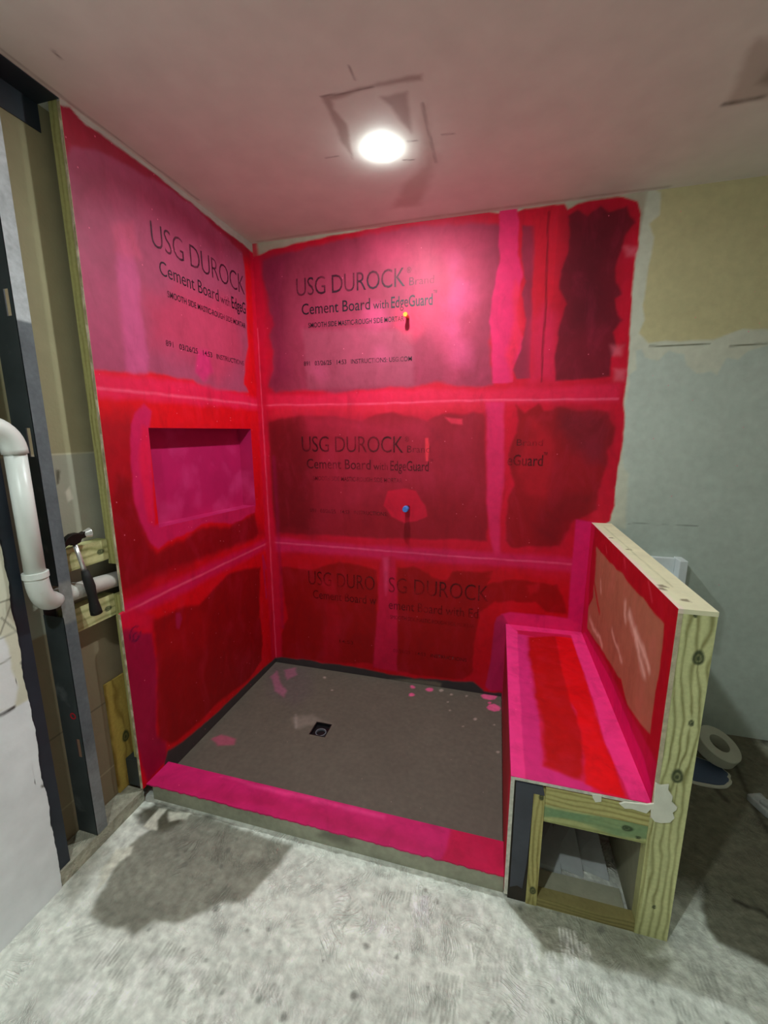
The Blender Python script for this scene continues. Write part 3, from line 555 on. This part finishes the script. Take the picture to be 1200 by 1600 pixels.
dr = thing('floor_drain', (.60, -.57, 0.003), 'small square black drain with round opening in grey shower floor', 'drain')
d1 = MB()
for a in ((.553, .558, -.622, -.517), (.643, .648, -.622, -.517), (.558, .643, -.622, -.617), (.558, .643, -.522, -.517)): d1.box(*a, .003, ZP+.001)
d1.build('frame', M_BLACK, dr); MB().box(.5585, .6425, -.6165, -.5225, .003, .005).build('base_plate', M_BLACK, dr)
MB().lathe([(.026, 0), (.030, 0), (.030, .011), (.026, .011)], Matrix.Translation((.608, -.585, .0052))).build('drain_ring', plain('grey_ring', (120, 126, 134), .4), dr, smooth=False)

cb = thing('shower_curb', (.8, -1.1, 0), 'low concrete curb across shower opening with hot pink painted top', 'curb')
cfp = Painter((158, 158, 138), var=.2, vs=6, seed=55)
cfp.area([(.85, .03), (1.0, .03), (.98, .08), (.87, .08)], (92, 88, 76), .02, .02, .7)
slab('concrete_core', (0, YW, 0), (1, 0, 0), (0, 0, 1), (.03, XB-.001), (.0, ZC-.006), .01, .125, cfp, M_PAN, cb)
cp = Painter((208, 28, 106), var=.12, vs=9, seed=52)
cp.area([(0, -1.16), (.5, -1.16), (1.2, -1.16), (1.4, -1.13), (.8, -1.10), (.3, -1.11)], (192, 22, 88), .03, .03, .7)
cp.area([(1.36, -1.18), (1.6, -1.18), (1.6, -1.03), (1.38, -1.03)], (198, 8, 66), .01, .012, .9)
cp.area([(.3, -1.05), (.7, -1.045), (1.1, -1.045), (1.1, -1.065), (.6, -1.07)], (240, 60, 138), .012, .01, .8)
def cw(u, v): return u, np.where(v < -1.16, v+.006*(fbm(u, u, 40, 5)-.5)*2, v)
slab('painted_top', (0, 0, ZC), (1, 0, 0), (0, 1, 0), (.002, XB-.001), (YW-.004, YC), .006, .006, cp, M_COAT, cb, warp=cw)
slab('inner_face', (0, YC, 0), (-1, 0, 0), (0, 0, 1), (-(XB-.002), -.002), (ZP+.001, ZC-.0065), .01, .003, Painter((170, 20, 70)), M_COAT, cb)

# ---------------------------------------------------------------- wood
def wood(base, dark, axis=1, freq=120, knots=(), seed=1, green=None, amp=.010):
    b_, d_ = lin(base), lin(dark)
    def f(u, v):
        a, l = (u, v) if axis == 1 else (v, u)          # a across the grain, l along it
        g = a+amp*(fbm(a*3, l*1.2, 3, seed)-.5)*4+.0*l; kn = np.zeros(len(u))
        for (ku, kv, r) in knots:
            ka, kl = (ku, kv) if axis == 1 else (kv, ku)
            da = (a-ka)/r; dl = (l-kl)/(r*2.6); d2 = da*da+dl*dl
            g = g+r*1.6*np.sign(da)*np.exp(-d2*.55)*np.abs(da)**.3*.55
            dk = np.sqrt(((a-ka)/r)**2+((l-kl)/(r*np.where(l > kl, 1.9, 1.2)))**2); kn = np.maximum(kn, np.clip((1.05-dk)*5, 0, 1)*(.78+.22*np.sin(dk*12)))
        s_ = .5+.5*np.sin(g*freq*2*math.pi+2*fbm(a, l*.4, 12, seed+3)); s_ = s_**3*(.35+.65*fbm(a, l*.6, 10, seed+8))
        c = b_*(1-s_[:, None]*.95)+d_*s_[:, None]*.95
        c = c*(1+.25*(fbm(a*4, l*.7, 12, seed+6)-.5))[:, None]
        if green is not None: c = green(u, v, c)
        kc = lin((58, 68, 44)); kn = np.clip(kn*1.15, 0, 1); c = c*(1-kn[:, None]*.95)+kc*kn[:, None]*.95
        return np.clip(c, 0, 1)
    return f
WB, WD = (196, 196, 142), (128, 118, 62)

# ---------------------------------------------------------------- bench
bench = thing('shower_bench', (1.80, -.6, 0), 'built-in shower bench with red and pink seat over treated lumber frame', 'bench')
e5 = lambda p: xy(crop(740, 800, 3, p), ZB); k5 = lambda p: yz(crop(740, 800, 3, p), XK)
bs = Painter((216, 12, 60), var=.06, vs=6, seed=60)
bs.area(e5([(145, 500), (500, 565), (840, 1360), (160, 1260)]), (222, 26, 84), .01, .0)
bs.area(e5([(195, 555), (260, 570), (300, 860), (330, 1190), (560, 1290), (560, 1330), (240, 1270), (205, 800)]), (216, 40, 120), .006, .010)
bs.area(e5([(195, 552), (470, 580), (480, 620), (200, 570)]), (200, 14, 70), .008, .008)
bs.area(e5([(255, 585), (385, 582), (420, 700), (470, 900), (505, 1020), (520, 1120), (520, 1255), (440, 1235), (330, 1190), (315, 1000), (290, 870), (262, 700)]), (190, 0, 4), .014, .016)
bs.area(e5([(382, 582), (465, 592), (520, 760), (560, 900), (600, 1060), (660, 1180), (720, 1345), (620, 1320), (525, 1275), (520, 1140), (500, 1010), (450, 860), (405, 700)]), (226, 0, 12), .008, .010)
bs.area(e5([(490, 960), (560, 960), (620, 1130), (660, 1200), (700, 1330), (525, 1275), (520, 1120)]), (240, 2, 18), .01, .012, .8)
bs.area(e5([(140, 500), (205, 560), (215, 800), (245, 1275), (160, 1270), (130, 800)]), (244, 54, 136), .004, .004)
bs.area(e5([(145, 495), (520, 560), (520, 590), (440, 575), (190, 552)]), (240, 44, 124), .004, .004)
bs.area(e5([(455, 575), (540, 575), (700, 920), (850, 1370), (735, 1350), (620, 1090), (560, 880)]), (244, 52, 134), .004, .005)
slab('seat', (0, 0, ZB), (1, 0, 0), (0, 1, 0), (XB, XK), (YF, -.001), .005, .0125, bs, M_COAT, bench)
fr = Painter((150, 2, 22), var=.05, seed=62)
fr.area([(-1, ZB-.03), (2, ZB-.03), (2, 1), (-1, 1)], (226, 40, 120), .006, .004); fr.area([(.0, -.1), (.12, -.1), (.12, 1), (0, 1)], (198, 26, 88), .006, .004)
fr.area([(1.10, -.1), (1.25, -.1), (1.25, 1), (1.10, 1)], (190, 0, 50), .02, .01, .8)
slab('front_panel', (XB, 0, 0), (0, -1, 0), (0, 0, 1), (.001, 1.184), (.03, ZB-.0002), .01, .0125, fr, M_COAT, bench)
def fw(x0, x1, z0, z1, name, p, parent, y=YF, th=.038, mat=M_WOOD, lab=None):
    o = slab(name, (0, y, 0), (1, 0, 0), (0, 0, 1), (x0, x1), (z0, z1), .0035, th, p, mat, parent)
    if lab: o['label'] = lab
    return o
fw(1.662, 1.699, 0, .487, 'post', wood((182, 174, 112), (112, 98, 44), 1, 60, ((1.687, .45, .009), (1.683, .06, .012)), 3), bench, th=.089)
def grn(u, v, c):
    m = np.clip(((.424+.006*np.sin(u*17))-v)/.006, 0, 1)*np.clip((v-(.374-.15*(u-1.69)*.1+.01*np.sin(u*22)))/.008, 0, 1)*(.35+.65*np.clip(fbm(u, v*3, 9, 4)*1.6, 0, 1))
    return c*(1-m[:, None])+lin((120, 150, 108))*m[:, None]
fw(1.700, 2.010, .428, .4955, 'top_rail', wood((190, 184, 120), (124, 108, 52), 0, 60, (), 5), bench)
fw(1.700, 2.010, .357, .427, 'lower_rail', wood((178, 182, 124), (120, 124, 70), 0, 40, ((1.95, .40, .012), (1.985, .375, .006)), 6, grn), bench, y=YF+.003, lab='green stained rail under the bench seat')
fw(1.700, 2.010, 0, .040, 'bottom_plate', wood((150, 140, 90), (84, 72, 36), 0, 60, (), 7), bench, y=YF+.002)
mb = MB().prism([(x, YF-.0025, z) for x, z in ((1.604, .495), (1.690, .495), (1.697, .462), (1.662, .462), (1.660, .3), (1.657, .18), (1.648, .062), (1.63, .07), (1.605, .055))], (0, .006, 0))
tag(mb.build('membrane_flap', M_MEMB, bench, .001), label='dark grey membrane strip')
MB().box(1.599, 1.661, YF+.003, YF+.06, .0, .499).build('filler_stud', plain('dark_stud', (50, 44, 36), .9), bench)
# interior: right lining, rear framing
MB().box(XK+.001, XK+.012, -1.145, -.02, 0, ZB-.02).build('inner_board', plain('inner_board', (140, 138, 114), .9, var=.1), bench)
MB().box(1.60, XK, -.72, -.70, .18, ZB-.0135).build('rear_board', plain('rear_board', (78, 70, 54), .9), bench)
MB().box(1.975, XK, -.84, -.80, .0, .36).build('post', M_BACKL, bench)
# edge of raw board round the end
ed = MB().box(XB+.0004, XB+.0130, YF-.0022, YF+.0008, .02, ZB-.002); ed.box(XB+.005, XK, YF-.0012, YF+.0008, ZB-.012, ZB-.002)
ed.build('board_edge', M_CBOARD, bench)
oc = slab('board_offcut', (0, 0, .016), (1, 0, 0), (0, 1, 0), (1.702, 1.995), (-1.146, -1.06), .008, .015, Painter((176, 176, 152), var=.2, vs=12, seed=91), M_WALL)
tag(oc, 'pale board offcut lying just behind the bottom plate of the bench frame', 'board')
sh = MB()
for i, (a, b, z) in enumerate(((1.70, 1.78, .03), (1.77, 1.86, .05), (1.85, 1.95, .035))):
    sh.prism([(a, -1.04+.02*i, .002), (b+.02, -1.05+.01*i, .002), (b, -.90, z+.03), (a+.02, -.88, z+.02)], (0, .01, .012))
tag(sh.build('plastic_sheet', M_RAG), 'crumpled pale grey plastic sheet lying on the floor inside the bench frame', 'plastic sheet')

# ---------------------------------------------------------------- half wall beside the bench
hw = thing('half_wall', (2.06, -.6, 0), 'waist-high half wall behind the bench with cream plastered cap', 'half wall')
kp = Painter((168, 2, 20), var=.07, vs=6, seed=70)
BR = (164, 100, 76)
kp.area(k5([(575, 160), (650, 250), (700, 290), (740, 350), (800, 410), (850, 480), (893, 528), (885, 640), (862, 780), (850, 860), (825, 1040), (790, 1000), (720, 900), (690, 780), (680, 770), (610, 660), (530, 540), (535, 450), (560, 400)]), BR, .006, .008)
kp.line(k5([(575, 200), (565, 330), (580, 420), (590, 470)]), (168, 6, 20), .012, .01, .9)
for a, b, w_ in (((730, 480), (800, 760), .020), ((760, 560), (820, 740), .016), ((710, 430), (715, 500), .010), ((545, 500), (600, 620), .014), ((596, 330), (598, 380), .006), ((650, 560), (690, 700), .010)):
    kp.line(k5([a, b]), (228, 180, 164), w_*.7, .02, .85, .02)
kp.area(k5([(495, 560), (530, 545), (640, 740), (700, 880), (830, 1120), (860, 1180), (835, 1360)]), (186, 2, 58), .01, .006)
kp.area(k5([(500, 560), (520, 560), (640, 780), (800, 1160), (835, 1290), (830, 1360)]), (216, 8, 96), .006, .004)
kp.area(k5([(480, 35), (572, 50), (548, 250), (532, 560), (480, 580)]), (196, 8, 60), .004, .003)
for a, b in (((820, 330), (835, 420)), ((705, 220), (712, 260)), ((620, 160), (625, 190))): kp.line(k5([a, b]), (220, 60, 80), .005, .008, .6)
slab('shower_side', (XK, 0, 0), (0, -1, 0), (0, 0, 1), (.001, -YF), (.46, ZK-.001), .005, .0125, lambda u, v: kp(-u, v), M_COAT, hw)
kt = Painter((226, 222, 186), var=.08, vs=10, seed=72)
kt.area([(2.0, -1.2), (2.025, -1.2), (2.022, -.9), (2.03, -.5), (2.02, 0), (2.0, 0)], (232, 214, 196), .004, .01)
for a in ((2.055, -1.12), (2.03, -1.0), (2.02, -1.03), (2.05, -.55), (2.03, -.35)): kt.area([(a[0]-.012, a[1]-.006), (a[0]+.012, a[1]-.01), (a[0]+.008, a[1]+.014), (a[0]-.01, a[1]+.01)], (110, 96, 72), .004, .012, .8)
kt.line([(2.06, -1.0), (2.055, -.6), (2.05, -.1)], (190, 190, 150), .003, .003, .8)
slab('cap', (0, 0, ZK), (1, 0, 0), (0, 1, 0), (XK+.0005, XK2), (YF-.001, -.001), .005, .014, kt, M_WALL, hw)
slab('outer_side', (XK2, 0, 0), (0, 1, 0), (0, 0, 1), (YF+.002, -.001), (0, ZK-.0145), .02, .0125, Painter((170, 176, 168), seed=73), M_WALL, hw)
kn = [(at(a, b, 'y', YF)[0], at(a, b, 'y', YF)[2], r) for a, b, r in ((1091, 1030, .017), (1080, 1131, .008), (1058, 1215, .018), (1087, 962, .006), (1022, 1418, .006))]
def post_green(u, v, c): return c
fw(XK+.0130, XK2-.0005, 0, ZK-.0145, 'end_stud', wood((204, 206, 150), (112, 106, 52), 1, 42, kn, 9, amp=.016), hw, y=YF)
fw(XK+.0005, XK+.0128, .46, ZK-.0145, 'board_edge', Painter((190, 178, 150), var=.3, vs=60, seed=75), hw, y=YF-.0015, th=.02, mat=M_WALL)
fw(XK+.0005, XK+.0128, 0, .459, 'board_edge', wood((190, 190, 134), (130, 122, 66), 1, 60, (), 11), hw, y=YF, th=.038)
for yy in (-.75, -.35): MB().box(XK+.0130, XK2-.0130, yy-.019, yy+.019, 0, ZK-.0145).build('stud', M_BACKL, hw)
pt = MB(); b5 = xz(crop(760, 1160, 3.53, [(930, 215), (960, 230), (1005, 225), (1000, 255), (1025, 290), (1020, 320), (1050, 350), (1045, 365), (1025, 380), (1035, 410), (1010, 435), (960, 438), (925, 430), (905, 405), (905, 360), (880, 385), (800, 360), (760, 358), (728, 330), (760, 322), (880, 335), (920, 330)]), YF)
pt.prism([(x, YF-.006, z) for x, z in b5], (0, .0055, 0))
tag(pt.build('putty', M_PUTTY, hw, .0015), label='blob of white putty at the seat corner')
pt = MB().prism([(x, YF-.004, z) for x, z in xz(crop(760, 1160, 3.53, [(580, 280), (635, 288), (632, 322), (600, 325), (585, 300)]), YF)], (0, .0035, 0)); pt.build('putty', M_PUTTY, bench)

# ---------------------------------------------------------------- open framing at the left
ws = thing('wood_stud', (-.03, -1.15, 0), 'olive lumber stud along the raw edge of the red left wall', 'stud')
sp = wood((176, 172, 112), (120, 112, 60), 1, 50, (), 13)
for z0, z1 in ((1.13, H-.002), (.205, .995)):
    slab('stud_length', (0, -1.172, 0), (1, 0, 0), (0, 0, 1), (-.052, -.0128), (z0, z1), .006, .04, sp, M_WOOD, ws)
for z0, z1, sd, lab in ((1.150, 1.236, 14, 'short horizontal lumber block the hammer head rests on, above waste pipe'), (.905, 1.0, 15, 'short horizontal lumber block just below the waste pipe')):
    o = slab('lumber_block', (-.045, 0, 0), (0, 1, 0), (0, 0, 1), (-1.372, -1.174), (z0, z1), .004, .05, wood((200, 198, 144), (120, 124, 66), 0, 34, ((-1.21, z0+.04, .012),), sd), M_WOOD)
    tag(o, lab, 'lumber')
# steel studs
s1 = thing('steel_stud', (-.05, -1.40, .06), 'tall grey steel stud with slotted web beside the raw cavity', 'steel stud')
SY0, SY1 = -1.422, -1.376
m_ = MB()
def webpanel(m, y, x0, x1, z0, z1, slots):
    zs = [z0]
    for a, b in slots:
        m.box(x0, x1, y, y+.0016, zs[-1], a); m.box(x0, x0+(x1-x0)*.62, y, y+.0016, a, b); m.box(x0+(x1-x0)*.84, x1, y, y+.0016, a, b); zs.append(b)
    m.box(x0, x1, y, y+.0016, zs[-1], z1)
webpanel(m_, SY0, -.098, -.002, 1.125, H-.003, ((1.585, 1.68), (2.03, 2.11), (2.50, 2.58)))
webpanel(m_, SY0, -.098, -.002, .062, 1.005, ((.42, .50),))
m_.build('web', M_STEEL, s1)
fp = Painter((96, 102, 106), var=.25, vs=14, seed=90)
fp.area([(-2, 2.02), (0, 2.0), (0, 3), (-2, 3)], (178, 184, 186), .006, .006)
fp.area([(-2, 0), (0, 0), (0, .45), (-2, .4)], (128, 132, 132), .10, .03, .8); fp.area([(-2, .98), (0, .98), (0, 1.13), (-2, 1.13)], (132, 134, 130), .01, .01, .9)
slab('flange', (-.002, 0, 0), (0, 1, 0), (0, 0, 1), (SY0, SY1), (.062, H-.003), .004, .0015, fp, M_WOOD, s1)
MB().box(-.098, -.0965, SY0+.002, SY1, .062, H-.003).build('flange', M_STEEL, s1)
pe = MB().lathe([(.009, 0), (.0135, 0), (.0135, .001), (.009, .001)], Matrix.Translation((-.03, SY0-.0005, .60)) @ Matrix.Rotation(math.pi/2, 4, 'X')); tag(pe.build('paint_mark', plain('red_marker', (190, 20, 40), .6), s1), label='small red painted ring')
s2 = thing('steel_stud', (-.05, -1.56, .06), 'dark blue-grey steel stud beside the broken edge of white wall', 'steel stud')
MB().box(-.0135, -.012, -1.605, -1.528, .062, H-.003).build('flange', M_STEELD, s2)
MB().box(-.098, -.012, -1.607, -1.605, .062, H-.003).build('web', M_STEELD, s2)
MB().box(-.098, -.0965, -1.605, -1.54, .062, H-.003).build('flange', M_STEELD, s2)
MB().box(-.030, -.0135, -1.530, -1.528, .062, H-.003).build('lip', M_STEELD, s2)
tr = MB().box(-.098, -.001, -1.574, -1.174, H-.004, H-.002); tr.box(-.098, -.096, -1.60, -1.174, H-.09, H-.004)
tr.build('ceiling_track', M_STEELD); o = bpy.data.objects['ceiling_track']; tag(o, 'dark steel track running along the ceiling above the open studs', 'steel track')
plp = Painter((170, 168, 150), var=.25, vs=8, seed=80)
pl = slab('bottom_plate', (0, 0, .06), (1, 0, 0), (0, 1, 0), (-.098, -.004), (-1.573, -1.19), .008, .059, plp, M_FLOOR)
tag(pl, 'dusty plaster-covered bottom plate under the steel studs', 'plate')
ply = slab('plywood_offcut', (-.088, 0, 0), (0, 1, 0), (0, 0, 1), (-1.235, -1.08), (.062, .60), .004, .010, wood((196, 166, 84), (120, 84, 30), 1, 26, ((-1.17, .30, .02), (-1.14, .17, .018)), 17, amp=.03), M_WOOD)
tag(ply, 'yellow plywood offcut with bold grain standing in the wall cavity', 'plywood')
sb = MB().box(-.09, -.014, -1.186, -1.12, .064, .20).build('steel_block', M_STEEL, bevel=.002); tag(sb, 'short dark grey steel piece under the bottom corner of red wall', 'steel piece')
# waste pipe
wp = thing('waste_pipe', (.03, -1.51, 1.1), 'white plastic waste pipe bending down and into the stud wall', 'pipe')
def arc(p0, p1, p2, n=12):
    p0, p1, p2 = map(Vector, (p0, p1, p2)); return [p0*(1-t)**2+p1*2*t*(1-t)+p2*t*t for t in np.linspace(0, 1, n)]
MB().tube([(.032, -1.512, 1.18), (.032, -1.512, 1.62)], .029, 28).build('vertical_pipe', M_PVC, wp, smooth=True)
low = arc((.032, -1.512, 1.205), (.032, -1.512, 1.09), (-.030, -1.423, 1.075))
MB().tube(low, .033, 28).build('lower_elbow', M_PVC, wp, smooth=True)
MB().tube([(.032, -1.512, 1.193), (.032, -1.512, 1.213)], .0365, 28).build('collar', M_PVC, wp, bevel=.001)
MB().tube(arc((.032, -1.512, 1.60), (.032, -1.512, 1.685), (.032, -1.61, 1.690)), .034, 28).build('upper_elbow', M_PVC, wp, smooth=True)
MB().tube([(.032, -1.60, 1.690), (.032, -1.80, 1.695)], .029, 28).build('upper_pipe', M_PVC, wp, smooth=True)
MB().tube([(-.033, -1.43, 1.075), (-.046, -1.38, 1.072), (-.048, -1.02, 1.045)], .0315, 28).build('horizontal_pipe', M_PVCD, wp, smooth=True)
MB().tube([(-.040, -1.395, 1.073), (-.047, -1.33, 1.069)], .0335, 28).build('coupling', M_PVCD, wp, smooth=False)
# hammer
hm = thing('hammer', (-.02, -1.325, 1.24), 'black claw hammer hanging head up over the waste pipe', 'hammer')
hd = MB()
hx = -.020
hd.prism([(hx-.011, y, z) for y, z in ((-1.388, 1.240), (-1.380, 1.262), (-1.362, 1.286), (-1.340, 1.297), (-1.318, 1.297), (-1.303, 1.291), (-1.285, 1.296), (-1.285, 1.272), (-1.303, 1.270), (-1.312, 1.257), (-1.338, 1.252), (-1.350, 1.262), (-1.364, 1.256))], (.022, 0, 0))
hd.build('head', M_HSTEEL, hm, .003)
MB().tube([(hx, -1.288, 1.284), (hx+.006, -1.264, 1.287)], [.012, .019], 20).build('striking_face', M_CHROME, hm, .0015)
MB().tube([(hx, -1.327, 1.256), (-.003, -1.315, 1.135)], .0082, 14).build('shaft', M_CHROME, hm, smooth=True)
gp = [(-.004, -1.3165, 1.15), (0.0, -1.314, 1.12), (.004, -1.310, 1.085), (.004, -1.307, 1.05), (.002, -1.303, 1.02), (.000, -1.299, .99), (0.0, -1.296, .968)]
MB().tube(gp, [.012, .017, .018, .0155, .0165, .020, .021], 16).build('grip', M_RUBBER, hm, smooth=True)

# ---------------------------------------------------------------- pipe stubs in the back wall
st = thing('pipe_stub', (.962, -.03, 2.30), 'brass pipe stub poking from the back wall below the top board lettering', 'pipe')
MB().tube([(.962, -.0005, 2.300), (.962, -.055, 2.300)], .010, 18).build('pipe', M_BRASS, st); MB().tube([(.962, -.045, 2.300), (.962, -.068, 2.300)], .013, 6).build('nut', M_BRASS, st)
st = thing('pipe_stub', (.97, -.03, 1.205), 'blue capped pipe stub poking from the middle of back wall', 'pipe')
MB().tube([(.970, -.0005, 1.205), (.970, -.050, 1.205)], .014, 18).build('pipe', M_BLACK, st)
MB().tube([(.970, -.045, 1.205), (.970, -.075, 1.205)], [.020, .017], 18).build('cap', M_BLUE, st, .002)

# ---------------------------------------------------------------- behind the half wall
br = thing('wall_bracket', (2.42, 0, .95), 'white plastic bracket on grey wall just above half wall cap', 'bracket')
MB().box(2.425, 2.462, -.09, -.001, .80, 1.005).build('side_arm', M_WHITE, br, .003); MB().box(2.31, 2.425, -.03, -.001, .80, 1.0).build('back_plate', M_WHITE, br, .003)
MB().box(2.31, 2.425, -.085, -.030, .80, .885).build('tray', M_WHITE, br, .003)
cx_, cy2 = at(1126, 1180, 'z', .05)[:2]
Mx = Matrix.Translation((cx_-.02, cy2+.01, .088)) @ Matrix.Rotation(math.radians(17), 4, 'X') @ Matrix.Rotation(math.radians(16), 4, 'Y')
rl = MB().lathe([(.046, -.03), (.095, -.03), (.098, -.025), (.098, .027), (.095, .03), (.046, .03)], Mx, 48).build('tape_roll', M_ROLL, bevel=0)
tag(rl, 'off-white roll lying tilted on the floor behind the half wall', 'roll')
bx, by = at(1106, 1203, 'z', .01)[:2]
pl_ = thing('blue_plate', (bx, by, 0), 'blue-grey dish with ragged white rim on floor next to off-white roll', 'dish')
ang = np.linspace(0, 2*math.pi, 49)[:-1]
def blob(rx, ry, j, z): return [(bx-.045+(rx+j*math.sin(7*t)+j*math.sin(13*t+1))*math.cos(t), by-.012+(ry+j*math.sin(5*t))*math.sin(t), z) for t in ang]
MB().prism(blob(.135, .100, .003, .001), (0, 0, .008)).build('rim', M_PUTTY, pl_); MB().prism(blob(.122, .087, .004, .0095), (0, 0, .006)).build('dish', M_BLUEG, pl_)
pp = at(1092, 1122, 'y', -.09)
o = MB().tube([(2.50, -.11, .001), (2.50, -.11, .18)], .035, 20).build('grey_bottle', plain('grey_plastic', (120, 122, 124), .5), bevel=.003); tag(o, 'dim grey bottle standing against the wall behind half wall', 'bottle')
px_, py_ = at(1200, 1262, 'z', .02)[:2]
M4 = Matrix.Translation((px_, py_, .0)) @ Matrix.Rotation(math.radians(-62), 4, 'Z')
rg = MB(); rg.prism([M4 @ Vector(p) for p in ((-.07, -.03, .001), (.02, -.042, .001), (.09, -.025, .001), (.075, .03, .001), (.0, .02, .001), (-.06, .038, .001))], (0, 0, .034)); rg.prism([M4 @ Vector(p) for p in ((-.02, -.03, .0355), (.05, -.02, .0355), (.04, .015, .0355), (-.01, .01, .0355))], (0, 0, .02))
tag(rg.build('rubble', plain('pale_rubble', (170, 172, 168), .9, var=.2, sc=20, bump=.8), bevel=.006), 'pale grey chunk of board at the right edge on dirty floor', 'rubble')

# ---------------------------------------------------------------- lamps
def lamp(x, y, power, label):
    t = thing('ceiling_light', (x, y, H), label, 'light')
    T = Matrix.Translation((x, y, H))
    MB().lathe([(.0362, -.0002), (.046, -.0002), (.046, -.0008), (.040, -.0012), (.0362, -.0012)], T, 48).build('trim_ring', M_WHITE, t)
    m = MB(); n = 36; prof = [(.036, -.0025), (.036, -.0029), (.033, -.0042), (.024, -.006), (.012, -.007)]; rings = []
    for r, z in prof: rings.append([m.b.verts.new((x+r*math.cos(2*math.pi*k/n), y+r*math.sin(2*math.pi*k/n), H+z)) for k in range(n)])
    for a, b in zip(rings[:-1], rings[1:]):
        for k in range(n): m.b.faces.new((a[k], b[k], b[(k+1) % n], a[(k+1) % n]))
    m.b.faces.new(rings[-1]); m.b.faces.new(rings[0])
    m.build('lens', emit('lamp_glow', (.90, 1.0, .99), power), t)
lamp(*LAMP, LAMP_POWER, 'round glowing ceiling light above the red shower')
lamp(*LAMP2, LAMP2_POWER, 'round ceiling light over the open room floor')
